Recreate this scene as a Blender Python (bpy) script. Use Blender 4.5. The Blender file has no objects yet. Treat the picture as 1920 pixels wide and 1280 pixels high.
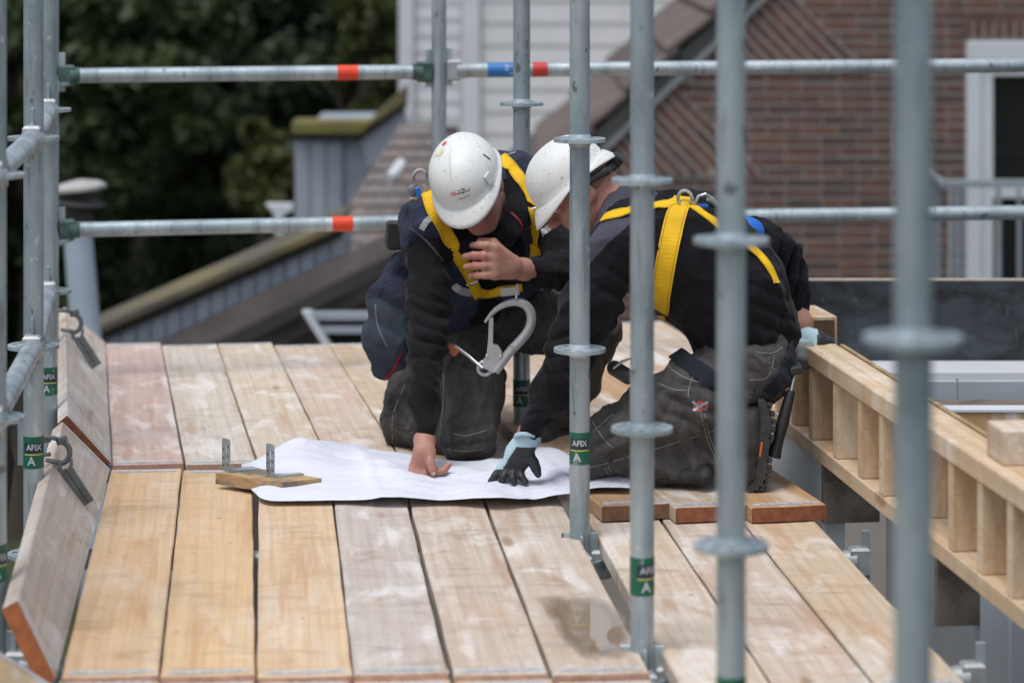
import bpy, bmesh, math, random
import numpy as np
from mathutils import Vector, Matrix
from mathutils.bvhtree import BVHTree

random.seed(7); np.random.seed(7)
SC = bpy.context.scene
COL = SC.collection
R = math.radians

# ------------------------------------------------------------------ camera
# level camera with a shifted lens (the photograph's uprights are parallel)
F = 5200.0            # focal length in pixels of the 1920 px wide photograph
HY = -154.0           # image row of the horizon
CZ = 1.475            # eye height over the scaffold deck (deck top = z 0)
cam_d = bpy.data.cameras.new('camera')
cam_d.sensor_width = 36.0; cam_d.sensor_fit = 'HORIZONTAL'
cam_d.lens = F / 1920 * 36
cam_d.shift_y = -(640 - HY) / 1920
cam_d.clip_start = 0.1; cam_d.clip_end = 2000
cam_d.dof.use_dof = True; cam_d.dof.focus_distance = 7.05; cam_d.dof.aperture_fstop = 2.8
cam = bpy.data.objects.new('camera', cam_d); COL.objects.link(cam)
cam.location = (0, 0, CZ); cam.rotation_euler = (R(90), 0, 0)
SC.camera = cam

# ------------------------------------------------------------------ sky, sun, exposure
SUN_EL, SUN_AZ = R(70), R(215)       # azimuth measured clockwise from +Y: behind the camera, to the left
world = bpy.data.worlds.new('World'); SC.world = world; world.use_nodes = True
wn = world.node_tree; wn.nodes.clear()
sky = wn.nodes.new('ShaderNodeTexSky'); sky.sky_type = 'NISHITA'; sky.sun_disc = False
sky.sun_elevation = SUN_EL; sky.sun_rotation = SUN_AZ
sky.air_density = 1.0; sky.dust_density = 2.5; sky.ozone_density = 1.0
hs = wn.nodes.new('ShaderNodeHueSaturation'); hs.inputs['Saturation'].default_value = 0.50
bg = wn.nodes.new('ShaderNodeBackground'); bg.inputs['Strength'].default_value = 0.135
wo = wn.nodes.new('ShaderNodeOutputWorld')
wn.links.new(sky.outputs[0], hs.inputs['Color']); wn.links.new(hs.outputs[0], bg.inputs['Color']); wn.links.new(bg.outputs[0], wo.inputs[0])
sd = bpy.data.lights.new('sun', 'SUN'); sd.energy = 1.45; sd.angle = R(24); sd.color = (1.0, 0.985, 0.96)
sun = bpy.data.objects.new('sun', sd); COL.objects.link(sun)
sdir = Vector((math.sin(SUN_AZ) * math.cos(SUN_EL), math.cos(SUN_AZ) * math.cos(SUN_EL), math.sin(SUN_EL)))
sun.rotation_euler = sdir.to_track_quat('Z', 'Y').to_euler(); sun.location = sdir * 30
SC.view_settings.view_transform = 'Standard'; SC.view_settings.look = 'None'
SC.view_settings.gamma = 1; SC.view_settings.exposure = 0.42; SC.view_settings.use_curve_mapping = False
SC.render.engine = 'CYCLES'; SC.cycles.use_denoising = True
SC.cycles.max_bounces = 6; SC.cycles.transparent_max_bounces = 8

# ------------------------------------------------------------------ helpers
def W(px, py, Y):
    """point at distance Y seen at photograph pixel (px, py)"""
    return Vector(((px - 960) / F * Y, Y, CZ - (py - HY) / F * Y))
def G(px, py, z=0.0):
    return W(px, py, (CZ - z) * F / (py - HY))
def PX(v):
    return 960 + v[0] / v[1] * F, HY + (CZ - v[2]) / v[1] * F

def tag(o, label=None, cat=None, group=None, kind=None):
    if label: o['label'] = label
    if cat: o['category'] = cat
    if group: o['group'] = group
    if kind: o['kind'] = kind
    return o
def empty(name, loc, label, cat, group=None):
    o = bpy.data.objects.new(name, None); COL.objects.link(o)
    o.location = loc; o.empty_display_size = 0.05
    return tag(o, label, cat, group)
def adopt(o, parent):
    """parent o (whose mesh is in world coordinates) without moving it"""
    if parent is None: return
    o.parent = parent
    m = Matrix.Identity(4); p = parent
    chain = []
    while p: chain.append(p); p = p.parent
    for q in reversed(chain): m = m @ q.matrix_parent_inverse @ q.matrix_basis
    o.matrix_parent_inverse = m.inverted()
def make(name, verts, faces, mat, parent=None, smooth=False, origin=None, uv=None, mats=None, midx=None):
    me = bpy.data.meshes.new(name)
    verts = [tuple(v) for v in verts]
    if origin is not None:
        verts = [(v[0] - origin[0], v[1] - origin[1], v[2] - origin[2]) for v in verts]
    me.from_pydata(verts, [], [tuple(f) for f in faces])
    for m in (mats or [mat]): me.materials.append(m)
    if midx is not None: me.polygons.foreach_set('material_index', np.asarray(midx, dtype=np.int32))
    if smooth: me.polygons.foreach_set('use_smooth', np.ones(len(me.polygons), dtype=bool))
    if uv is not None:
        l = me.uv_layers.new(name='UVMap')
        idx = np.zeros(len(me.loops), dtype=np.int32); me.loops.foreach_get('vertex_index', idx)
        l.data.foreach_set('uv', np.asarray(uv, dtype=np.float32)[idx].ravel())
    me.update()
    o = bpy.data.objects.new(name, me); COL.objects.link(o)
    if origin is not None: o.location = origin
    adopt(o, parent)
    return o
def copy_obj(src, parent=None, mat=None):
    o = src.copy(); COL.objects.link(o); o.parent = parent
    return o

def frame_of(d, up=Vector((0, 0, 1))):
    d = d.normalized()
    if abs(d.dot(up)) > 0.98: up = Vector((1, 0, 0))
    s = d.cross(up).normalized(); u = s.cross(d).normalized()
    return s, u
class MB:
    def __init__(self): self.v = []; self.f = []; self.sm = []
    def add(self, vs, fs):
        b = len(self.v); self.v += [Vector(x) for x in vs]; self.f += [tuple(b + i for i in f) for f in fs]; return self
    def obox(self, c, ax, ay, az, hx, hy, hz, ch=0.0):
        """oriented box, half sizes; ch = chamfer on the top/bottom edges"""
        c = Vector(c); ax, ay, az = Vector(ax).normalized(), Vector(ay).normalized(), Vector(az).normalized()
        if ch <= 0:
            vs = [c + ax * hx * i + ay * hy * j + az * hz * k for k in (-1, 1) for j in (-1, 1) for i in (-1, 1)]
            return self.add(vs, [(0, 2, 3, 1), (4, 5, 7, 6), (0, 1, 5, 4), (2, 6, 7, 3), (0, 4, 6, 2), (1, 3, 7, 5)])
        vs = []
        for k, s in ((-hz, ch), (-hz + ch, 0), (hz - ch, 0), (hz, ch)):
            for i, j in ((-1, -1), (1, -1), (1, 1), (-1, 1)):
                vs.append(c + ax * (hx - s) * i + ay * (hy - s) * j + az * k)
        fs = [(3, 2, 1, 0), (12, 13, 14, 15)]
        for r in range(3):
            for q in range(4):
                a = r * 4 + q; b = r * 4 + (q + 1) % 4; fs.append((a, b, b + 4, a + 4))
        return self.add(vs, fs)
    def box(self, lo, hi, ch=0.0):
        lo, hi = Vector(lo), Vector(hi); h = (hi - lo) / 2
        return self.obox((lo + hi) / 2, (1, 0, 0), (0, 1, 0), (0, 0, 1), h.x, h.y, h.z, ch)
    def tube(self, pts, rad, n=16, cap=True, flat=None):
        """tube through pts; rad scalar or list"""
        pts = [Vector(p) for p in pts]; m = len(pts)
        rr = rad if isinstance(rad, (list, tuple)) else [rad] * m
        vs = []; up = None
        for i, p in enumerate(pts):
            d = (pts[min(i + 1, m - 1)] - pts[max(i - 1, 0)])
            s, u = frame_of(d, up or Vector((0, 0, 1))) if up is None else (None, None)
            if up is None: up = u
            else:
                d = d.normalized(); s = d.cross(up).normalized(); u = s.cross(d).normalized(); up = u
            for k in range(n):
                a = 2 * math.pi * k / n
                vs.append(p + (s * math.cos(a) + u * math.sin(a)) * rr[i])
        fs = []
        for i in range(m - 1):
            for k in range(n):
                a = i * n + k; b = i * n + (k + 1) % n; fs.append((a, b, b + n, a + n))
        if cap: fs.append(tuple(range(n - 1, -1, -1))); fs.append(tuple((m - 1) * n + k for k in range(n)))
        return self.add(vs, fs)
    def lathe(self, c, axis, prof, n=24):
        """prof: list of (r, h) along axis"""
        c = Vector(c); axis = Vector(axis).normalized(); s, u = frame_of(axis)
        vs = []
        for r, h in prof:
            for k in range(n):
                a = 2 * math.pi * k / n
                vs.append(c + axis * h + (s * math.cos(a) + u * math.sin(a)) * r)
        fs = []
        for i in range(len(prof) - 1):
            for k in range(n):
                a = i * n + k; b = i * n + (k + 1) % n; fs.append((a, b, b + n, a + n))
        fs.append(tuple(range(n - 1, -1, -1))); fs.append(tuple((len(prof) - 1) * n + k for k in range(n)))
        return self.add(vs, fs)
    def prism(self, poly, off):
        """closed prism: polygon of points swept by off"""
        n = len(poly); poly = [Vector(p) for p in poly]; off = Vector(off)
        vs = poly + [p + off for p in poly]
        fs = [tuple(range(n)), tuple(range(2 * n - 1, n - 1, -1))]
        for k in range(n): fs.append((k, k + n, (k + 1) % n + n, (k + 1) % n))
        return self.add(vs, fs)
    def build(self, name, mat, parent=None, smooth=False, origin=None):
        o = make(name, self.v, self.f, mat, parent, False, origin)
        bm = bmesh.new(); bm.from_mesh(o.data); bmesh.ops.recalc_face_normals(bm, faces=bm.faces)
        bm.to_mesh(o.data); bm.free()
        if smooth:
            o.data.polygons.foreach_set('use_smooth', np.ones(len(o.data.polygons), dtype=bool))
            try: o.data.set_sharp_from_angle(angle=R(38))
            except Exception: pass
        return o

# ------------------------------------------------------------------ node materials
class NT:
    def __init__(self, name):
        self.m = bpy.data.materials.new(name); self.m.use_nodes = True
        self.t = self.m.node_tree; self.b = self.t.nodes['Principled BSDF']
    def n(self, typ, props=None, **ins):
        nd = self.t.nodes.new('ShaderNode' + typ)
        for k, v in (props or {}).items(): setattr(nd, k, v)
        for k, v in ins.items():
            key = int(k[1:]) if k[0] == 'i' and k[1:].isdigit() else k.replace('_', ' ')
            self.set(nd.inputs[key], v)
        return nd
    def set(self, sock, v):
        if isinstance(v, bpy.types.NodeSocket): self.t.links.new(v, sock)
        elif isinstance(v, (tuple, list)) and sock.type == 'RGBA' and len(v) == 3: sock.default_value = (*v, 1)
        else: sock.default_value = v
    def math(self, op, a, b=0.0, clamp=False):
        return self.n('Math', {'operation': op, 'use_clamp': clamp}, i0=a, i1=b).outputs[0]
    def mix(self, fac, a, b, mode='MIX'):
        nd = self.n('Mix', {'data_type': 'RGBA', 'blend_type': mode})
        self.set(nd.inputs[0], fac); self.set(nd.inputs[6], a); self.set(nd.inputs[7], b)
        return nd.outputs[2]
    def co(self, out='Object', scale=(1, 1, 1), loc=(0, 0, 0), rot=(0, 0, 0)):
        if not hasattr(self, '_tc'): self._tc = self.n('TexCoord')
        return self.n('Mapping', None, Vector=self._tc.outputs[out], Scale=scale, Location=loc, Rotation=rot).outputs[0]
    def noise(self, vec, scale=5.0, detail=3.0, rough=0.55, dist=0.0):
        return self.n('TexNoise', None, Vector=vec, Scale=scale, Detail=detail, Roughness=rough, Distortion=dist).outputs[0]
    def ramp(self, fac, stops):
        nd = self.n('ValToRGB', None, Fac=fac); cr = nd.color_ramp
        while len(cr.elements) < len(stops): cr.elements.new(0.5)
        for e, (p, c) in zip(cr.elements, stops):
            e.position = p; e.color = (c, c, c, 1) if not isinstance(c, (tuple, list)) else (*c[:3], 1)
        return nd.outputs[0]
    def bump(self, h, strength=0.3, dist=0.01):
        self.set(self.b.inputs['Normal'], self.n('Bump', None, Height=h, Strength=strength, Distance=dist).outputs[0])
    def out(self, **kw):
        for k, v in kw.items(): self.set(self.b.inputs[k.replace('_', ' ')], v)
        return self.m
def plain(name, c, rough=0.6, metal=0.0, var=0.12, scale=30.0, bump=0.0, bscale=None, bdist=0.002, coat=0.0):
    t = NT(name); v = t.co('Object')
    n1 = t.noise(v, scale, 4)
    dark = tuple(x * (1 - var) for x in c); lite = tuple(min(1, x * (1 + var)) for x in c)
    col = t.mix(t.ramp(n1, [(0.3, 0.0), (0.7, 1.0)]), dark, lite)
    if bump: t.bump(t.noise(v, bscale or scale, 4), bump, bdist)
    return t.out(Base_Color=col, Roughness=rough, Metallic=metal, Coat_Weight=coat)

_gal = {}
def galv(seed=0, tint=1.0, mott=.25):
    t = NT('galvanised_steel'); v = t.co('Object', loc=(seed * 1.7, seed, seed * .3))
    spang = t.n('TexVoronoi', None, Vector=v, Scale=90.0).outputs['Color']
    sp = t.n('RGBToBW', None, Color=spang).outputs[0]
    big = t.noise(t.co('Object', (1, 1, .35), (seed, seed * 2, 0)), 9.0, 5)
    streak = t.noise(t.co('Object', (60, 60, 5), (seed, 0, seed)), 1.0, 3)
    c = t.mix(t.ramp(big, [(0.38, 0.0), (0.62, 1.0)]), tuple(tint * x for x in (.215, .268, .295)), tuple(tint * x for x in (.40, .465, .50)))
    c = t.mix(t.math('MULTIPLY', sp, mott), c, (.40, .44, .46))
    c = t.mix(t.ramp(streak, [(0.56, 0.0), (0.70, 0.55)]), c, (.12, .135, .14))
    specks = t.noise(t.co('Object', (30, 30, 18), (seed * 3, 0, 0)), 1.0, 2)
    c = t.mix(t.ramp(specks, [(0.67, 0.0), (0.71, 0.75)]), c, (.09, .10, .10))
    c = t.mix(t.ramp(specks, [(0.27, 0.6), (0.32, 0.0)]), c, (.60, .62, .62))
    t.bump(t.noise(v, 120, 3), .12, .002)
    return t.out(Base_Color=c, Metallic=.45, Roughness=t.ramp(big, [(.3, .58), (.7, .36)]))
GALV = [galv(i) for i in range(4)]
GALV_L = galv(9, 1.15)

def wood(name, pale, gold, goldness, seed, dark=(.20, .13, .08), grey=0.0, lines=1.3, rough=.62, bloomk=.45):
    """sawn softwood board: local x across, y along"""
    t = NT(name); o = (seed * 3.17, seed * 7.31, seed * 1.3)
    wv = t.noise(t.co('Object', (1, 1, 1), o), 3.0, 2)
    # weathering patches: long, uneven across the board
    patch = t.noise(t.co('Object', (7.0, 1.7, 2.0), o), 1.0, 5, .6, .4)
    g = t.ramp(patch, [(max(0, .62 - .62 * goldness), 0.0), (min(1, .92 - .55 * goldness), 1.0)])
    c = t.mix(g, pale, gold)
    # grain along the length
    grain = t.noise(t.co('Object', (95, 2.2, 60), o), 1.0, 4, .6, .6)
    c = t.mix(t.ramp(grain, [(.38, .42), (.60, 0.0)]), c, tuple(x * .74 for x in gold))
    # flat-sawn figure
    fig = t.n('TexWave', {'wave_type': 'BANDS', 'bands_direction': 'X'}, Vector=t.co('Object', (9, .55, 9), o), Scale=1.0, Distortion=9.0, Detail=3.0, Detail_Scale=.6).outputs[0]
    c = t.mix(t.ramp(fig, [(.55, 0.0), (.95, .26)]), c, tuple(x * .7 for x in gold))
    # transverse saw marks and cup lines across the board
    saw = t.noise(t.co('Object', (1.2, 150, 1), o), 1.0, 2)
    c = t.mix(t.ramp(saw, [(.45, .10), (.7, 0.0)]), c, tuple(x * .6 for x in pale))
    band = t.noise(t.co('Object', (2.0, 6.0, 1), o), 1.0, 3, .5, .3)
    bln = t.math('ABSOLUTE', t.math('SUBTRACT', t.math('FRACT', t.math('MULTIPLY', band, 4.0)), .5))
    bmask = t.math('MULTIPLY', t.ramp(bln, [(0.0, .50 * lines), (.05, .26 * lines), (.20, 0.0)]), t.ramp(t.noise(t.co('Object', (9, 4, 1), o), 1.0, 2), [(.42, 0.0), (.62, 1.0)]))
    c = t.mix(bmask, c, tuple(.18 * a + .82 * b * .60 for a, b in zip(dark, gold)))
    # pale mineral / dried-water blooms
    bloom = t.noise(t.co('Object', (9, 3.2, 1), (o[1], o[0], 0)), 1.0, 4, .55, .8)
    c = t.mix(t.ramp(bloom, [(.52, 0.0), (.68, bloomk * 1.5 + .3 * grey)]), c, (.74, .72, .69))
    # brown water stains along some edges
    st = t.noise(t.co('Object', (11, 1.1, 1), (o[2], o[1], 3)), 1.0, 4, .6, .5)
    c = t.mix(t.ramp(st, [(.57, 0.0), (.67, .62)]), c, (gold[0] * .74, gold[1] * .60, gold[2] * .50))
    gs = t.noise(t.co('Object', (6, 14, 1), (o[0], 5, o[1])), 1.0, 4, .6, .6)
    c = t.mix(t.ramp(gs, [(.62, 0.0), (.74, .06 + .6 * grey)]), c, (.30, .285, .27))
    lg = t.noise(t.co('Object', (10, 16, 1), (o[2], o[0], 1)), 1.0, 4, .6, .7)
    c = t.mix(t.ramp(lg, [(.30, .38), (.48, 0.0)]), c, (gold[0] * .70, gold[1] * .62, gold[2] * .56))
    # grey silvering
    c = t.mix(t.math('MULTIPLY', t.ramp(wv, [(.35, .15), (.7, 1.0)]), grey), c, (.47, .465, .45))
    # dirt specks, nail holes and knots
    sp = t.noise(t.co('Object', (40, 26, 40), o), 1.0, 2)
    c = t.mix(t.ramp(sp, [(.70, 0.0), (.75, .55)]), c, dark)
    vor = t.n('TexVoronoi', None, Vector=t.co('Object', (6, 1.6, 6), o), Scale=1.0).outputs['Distance']
    c = t.mix(t.ramp(vor, [(.05, .75), (.11, 0.0)]), c, (dark[0] * 1.3, dark[1] * 1.2, dark[2]))
    h = t.math('ADD', t.math('MULTIPLY', grain, .5), t.math('ADD', t.math('MULTIPLY', saw, .3), t.math('MULTIPLY', band, .6)))
    t.bump(h, .35, .003)
    return t.out(Base_Color=c, Roughness=t.ramp(patch, [(.3, rough - .1), (.7, rough + .12)]), Specular_IOR_Level=.35)

def cloth(name, c, var=.25, wr=.5, weave=420, rough=.85, dust=None):
    t = NT(name); v = t.co('Object')
    n1 = t.noise(v, 11, 4); n2 = t.noise(v, 60, 3)
    col = t.mix(t.ramp(n1, [(.3, 0.0), (.7, 1.0)]), tuple(x * (1 - var) for x in c), tuple(x * (1 + var) for x in c))
    col = t.mix(t.ramp(n2, [(.5, 0.0), (.75, .22)]), col, tuple(x * 1.6 + .004 for x in c))
    if dust:
        d = t.noise(t.co('Object', (1, 1, 1), (3, 1, 2)), 7, 5, .65)
        col = t.mix(t.ramp(d, [(.48, 0.0), (.72, .5)]), col, dust)
    # creases
    cr = t.noise(t.co('Object', (1, 1, .55), (1, 2, 3)), 14, 3, .5, 1.2)
    crr = t.math('ABSOLUTE', t.math('SUBTRACT', cr, .5))
    h = t.math('ADD', t.math('MULTIPLY', crr, wr * 2.2), t.math('MULTIPLY', t.noise(v, weave, 2), .06))
    t.bump(h, .55, .02)
    return t.out(Base_Color=col, Roughness=rough, Specular_IOR_Level=.12, Sheen_Weight=.05, Sheen_Roughness=.5)
# ================================================================== SETTING
GZ = -5.4
t = NT('ground_grass'); v = t.co('Object')
gc = t.mix(t.ramp(t.noise(v, .35, 6), [(.35, 0), (.65, 1)]), (.022, .03, .012), (.045, .052, .022))
t.bump(t.noise(v, 6, 5), .6, .05)
M_ground = t.out(Base_Color=gc, Roughness=.95)
tag(make('ground', [(-900, -300, GZ), (900, -300, GZ), (900, 1600, GZ), (-900, 1600, GZ)], [(0, 1, 2, 3)], M_ground), kind='structure')
M_pave = plain('paving_concrete', (.16, .155, .145), .85, 0, .2, 4, .4, 30)
tag(MB().box((-4.5, 2, GZ), (6, 13, GZ + .06)).build('pavement', M_pave), kind='structure')

# ------------------------------------------------------------------ trees
def leaf_mat(name, a, b):
    t = NT(name); v = t.co('Object')
    n = t.noise(v, 1.1, 3); n2 = t.noise(v, 9, 2)
    c = t.mix(t.ramp(n, [(.35, 0), (.65, 1)]), a, b)
    c = t.mix(t.ramp(n2, [(.45, 0), (.8, .5)]), c, tuple(x * 1.5 for x in b))
    t.b.inputs['Subsurface Weight'].default_value = 0
    return t.out(Base_Color=c, Roughness=.55, Specular_IOR_Level=.3, Transmission_Weight=0.0)
M_bark = plain('bark', (.07, .055, .04), .9, 0, .35, 14, .8, 22, .02)
def tree(name, base, h, crown_c, crown_r, nleaf, lm, label, seed, size=.11, clumps=60):
    rs = np.random.RandomState(seed)
    root = empty(name, base, label, 'tree', 'trees beyond the roofs')
    m = MB(); base = Vector(base); top = Vector(crown_c)
    mid = base.lerp(top, .5) + Vector((.15, .1, 0))
    m.tube([base, base.lerp(mid, .5), mid, top, top + Vector((.1, 0, crown_r[2] * .6))], [.22, .19, .16, .10, .03], 10)
    cc = np.array(crown_c); cr = np.array(crown_r)
    u = rs.normal(size=(clumps, 3)); u /= np.linalg.norm(u, axis=1)[:, None]
    rad = rs.uniform(.25, 1.0, (clumps, 1)) ** .6
    cen = cc + u * rad * cr * .86
    for i in range(0, clumps, 3):
        e = Vector(cen[i]); s0 = mid.lerp(top, rs.uniform(.1, .9))
        m.tube([s0, s0.lerp(e, .5) + Vector((0, 0, .12)), e], [.06, .04, .012], 6)
    m.build('trunk', M_bark, root, True)
    per = nleaf // clumps
    csz = rs.uniform(.22, .50, clumps) * cr.mean() * .62
    ci = np.repeat(np.arange(clumps), per); N = len(ci)
    d = rs.normal(size=(N, 3)); d /= np.linalg.norm(d, axis=1)[:, None]
    P = cen[ci] + d * (rs.uniform(.15, 1, (N, 1)) ** .5) * csz[ci][:, None] * np.array([1.15, 1.15, .75])
    a = rs.normal(size=(N, 3)); a /= np.linalg.norm(a, axis=1)[:, None]
    b = np.cross(a, rs.normal(size=(N, 3))); b /= np.linalg.norm(b, axis=1)[:, None]
    b[:, 2] *= .6
    s = (size * rs.uniform(.6, 1.25, N))[:, None]
    V = np.stack([P - a * s, P + b * s * .5, P + a * s, P - b * s * .5], 1).reshape(-1, 3)
    me = bpy.data.meshes.new('crown')
    me.vertices.add(N * 4); me.vertices.foreach_set('co', V.astype(np.float32).ravel())
    me.loops.add(N * 4); me.loops.foreach_set('vertex_index', np.arange(N * 4, dtype=np.int32))
    me.polygons.add(N); me.polygons.foreach_set('loop_start', np.arange(0, N * 4, 4, dtype=np.int32))
    me.polygons.foreach_set('loop_total', np.full(N, 4, dtype=np.int32))
    me.update(calc_edges=True); me.materials.append(lm)
    o = bpy.data.objects.new('crown', me); COL.objects.link(o); adopt(o, root)
    return root
LM_d = leaf_mat('leaf_dark', (.011, .021, .008), (.030, .047, .016))
LM_m = leaf_mat('leaf_green', (.020, .036, .010), (.048, .068, .022))
LM_y = leaf_mat('leaf_yellow', (.030, .040, .010), (.066, .076, .020))
def tp(px, py, Y): return tuple(W(px, py, Y))
def tree_at(px, py, Y, r, n, lm, label, seed, size=.11, clumps=60):
    c = W(px, py, Y); return tree('broadleaf_tree', (c.x, c.y, GZ), 5, tuple(c), r, n, lm, label, seed, size, clumps)
tree_at(40, 200, 31, (1.9, 1.7, 2.6), 26000, LM_d, 'dark leafy tree behind the scaffold uprights at far left', 1)
tree_at(250, 130, 29, (1.25, 1.2, 1.9), 26000, LM_m, 'mid green leafy tree between left uprights and white house', 2)
tree_at(330, 430, 30, (1.7, 1.2, 1.8), 26000, LM_d, 'dark foliage tree low behind the sloping mossy roof edge', 3)
tree_at(560, 90, 36, (2.2, 1.8, 2.8), 24000, LM_d, 'very dark tree in shade left of the white boarded house', 4)
tree_at(500, 330, 27, (.42, .5, .6), 5200, LM_y, 'yellow green shrub sprig left of the grey zinc dormer', 5, .09, 26)
tree_at(690, 110, 26, (.45, .5, .8), 5200, LM_y, 'yellow green sprig right beside the white boarded wall', 6, .09, 24)
tree_at(-150, 500, 33, (2.6, 1.8, 3.2), 20000, LM_d, 'dark tree low at the left edge of the frame', 8)
tree_at(-620, 250, 33, (3.0, 2.0, 3.6), 18000, LM_d, 'dark tree standing left of the picture edge', 11, .14)
tree_at(160, 330, 38, (4.2, 2.0, 4.2), 24000, LM_d, 'broad dark tree filling the gap behind the flue pipe', 9, .17)
tree_at(560, 300, 44, (4.6, 2.0, 4.6), 24000, LM_d, 'broad dark tree farthest back behind the zinc dormer', 10, .19)

# ------------------------------------------------------------------ white boarded house
M_white = plain('white_paint', (.56, .575, .59), .5, 0, .05, 6, .1, 40)
M_white2 = plain('white_paint_trim', (.55, .58, .61), .45, 0, .04, 6)
YW = 22.0; PW = F / YW
wh = empty('boarded_house', (1.5, YW, GZ), 'white horizontally boarded house behind the brown tiled verge', 'house')
def wpt(px, py, dy=0): p = W(px, py, YW); p.y += dy; return p
a = wpt(748, 330); b = wpt(1700, -260)
MB().box((a.x, YW + .03, GZ), (b.x, YW + 6, b.z)).build('wall', M_white, wh)
def siding(px0, px1, step, y_from, y_to, dy):
    y = y_from
    while y < y_to:
        p0 = wpt(px0, y + step); p1 = wpt(px1, y)
        m = MB()
        z0, z1 = p0.z, p1.z
        m.prism([(p0.x, YW - .004 + dy, z1), (p0.x, YW - .016 + dy, z0), (p0.x, YW + .022 + dy, z0), (p0.x, YW + .022 + dy, z1)], (p1.x - p0.x, 0, 0))
        m.build('siding_board', M_white, wh); y += step
siding(902, 1560, 41.5, -165, 340, 0)
siding(778, 864, 31.0, -150, 330, 0)
for x0, x1 in ((748, 776), (866, 900)):
    p0, p1 = wpt(x0, 345), wpt(x1, -200)
    MB().box((p0.x, YW - .06, p0.z), (p1.x, YW + .025, p1.z), .01).build('corner_board', M_white2, wh)

# ------------------------------------------------------------------ brick gable house
YB = 16.5; PB = F / YB
def bq(px, py): p = W(px, py, YB); return p
t = NT('mortar'); v = t.co('Object')
M_mortar = t.out(Base_Color=t.mix(t.noise(v, 5, 5), (.25, .222, .195), (.34, .305, .27)), Roughness=.95)
def brick_mat(c, s):
    t = NT('brick'); v = t.co('Object', loc=(s, s * 2, s))
    n = t.noise(v, 14, 5); n2 = t.noise(v, 70, 3)
    col = t.mix(t.ramp(n, [(.3, 0), (.7, 1)]), tuple(x * .72 for x in c), tuple(x * 1.25 for x in c))
    col = t.mix(t.ramp(n2, [(.55, 0), (.75, .4)]), col, (.09, .075, .07))
    t.bump(n2, .4, .004)
    return t.out(Base_Color=col, Roughness=.88)
BM = [brick_mat(c, i) for i, c in enumerate([(.120, .064, .049), (.108, .058, .046), (.134, .066, .048), (.078, .052, .044), (.098, .068, .055), (.118, .056, .046), (.145, .068, .046)])]
bh = empty('brick_house', (3.2, YB, GZ), 'brown brick gable house with slanted brick triangles and white window', 'house')
vs_, ve_ = Vector((1142, 278)), Vector((1433, 3))          # verge line at the brickwork, in pixels of this wall's plane
def verge_x(py): return vs_.x + (vs_.y - py) * (ve_.x - vs_.x) / (vs_.y - ve_.y)
L0 = bq(verge_x(640), 640); T0 = bq(verge_x(-330), -330)
wallpoly = [(L0.x, YB, GZ), (9.0, YB, GZ), (9.0, YB, T0.z), (T0.x, YB, T0.z), (L0.x, YB, L0.z)]
# window opening: px 1812..2120, y 112..520
wx0, wx1 = bq(1812, 0).x, bq(2150, 0).x; wz1, wz0 = bq(0, 78).z, bq(0, 620).z
m = MB()
m.prism([(L0.x, YB, GZ), (wx0, YB, GZ), (wx0, YB, bq(0, 0).z + .9), (bq(verge_x(-150), 0).x, YB, bq(0, -150).z), (L0.x, YB, L0.z)], (0, 6, 0))
m.prism([(wx0, YB, wz1), (9, YB, wz1), (9, YB, T0.z), (T0.x, YB, T0.z), (wx0, YB, bq(0, 0).z + .9)], (0, 6, 0))
m.prism([(wx0, YB, GZ), (9, YB, GZ), (9, YB, wz0), (wx0, YB, wz0)], (0, 6, 0))
m.prism([(wx1, YB, wz0), (9, YB, wz0), (9, YB, wz1), (wx1, YB, wz1)], (0, 6, 0))
m.build('wall', M_mortar, bh)
CH = 19.6 / PB                       # course height
BL, HB = .204, CH * .70
def brick_mesh(l, h, d, i):
    m = MB(); m.obox((0, 0, 0), (1, 0, 0), (0, 1, 0), (0, 0, 1), l / 2, d / 2, h / 2)
    o = m.build('brick', BM[i]); me = o.data; bpy.data.objects.remove(o); return me
BMESH = {}
def get_brick(l, i):
    k = (round(l, 3), i)
    if k not in BMESH: BMESH[k] = brick_mesh(l, HB, .03, i)
    return BMESH[k]
tris = []
for k in range(3):
    by = 137 + k * 190; bx0 = verge_x(by) + 4; cx_ = bx0 + 335
    tris.append(((bx0, by), (cx_, by), (bx0 + 165, by - 172)))
def in_tri(px, py, T, mg=0):
    (x0, y0), (x1, y1), (x2, y2) = T
    def s(ax, ay, bx, by): return (bx - ax) * (py - ay) - (by - ay) * (px - ax)
    d1, d2, d3 = s(x0, y0, x1, y1), s(x1, y1, x2, y2), s(x2, y2, x0, y0)
    return (d1 <= mg and d2 <= mg and d3 <= mg) or (d1 >= -mg and d2 >= -mg and d3 >= -mg)
bricks = []       # (centre px, py, length, angle, proud)
row = 0; py = 137 + CH * PB * 40 + 9
rb = random.Random(3)
while py > -60:
    x = 700 - (35 if row % 2 else 0) - rb.uniform(0, 6)
    while x < 2700:
        ln = BL if rb.random() < .80 else .098
        w_ = ln * PB
        if 30 < py < 640 and x < 1800 < x + w_ + 4: w_ = 1808 - x; ln = w_ / PB
        cxp = x + w_ / 2
        inwin = (1806 < cxp and cxp - w_ * .2 < 2155 and 30 < py < 640)
        if cxp - w_ * .30 > verge_x(py) + 6 and not inwin and not any(in_tri(cxp - w_ * .5, py, T) and in_tri(cxp + w_ * .5, py, T) for T in tris) and py < 940:
            bricks.append((cxp, py, ln, 0.0, .003 + rb.uniform(0, .003)))
        x += w_ + 3.2
    row += 1; py -= CH * PB
backing = MB()
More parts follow.
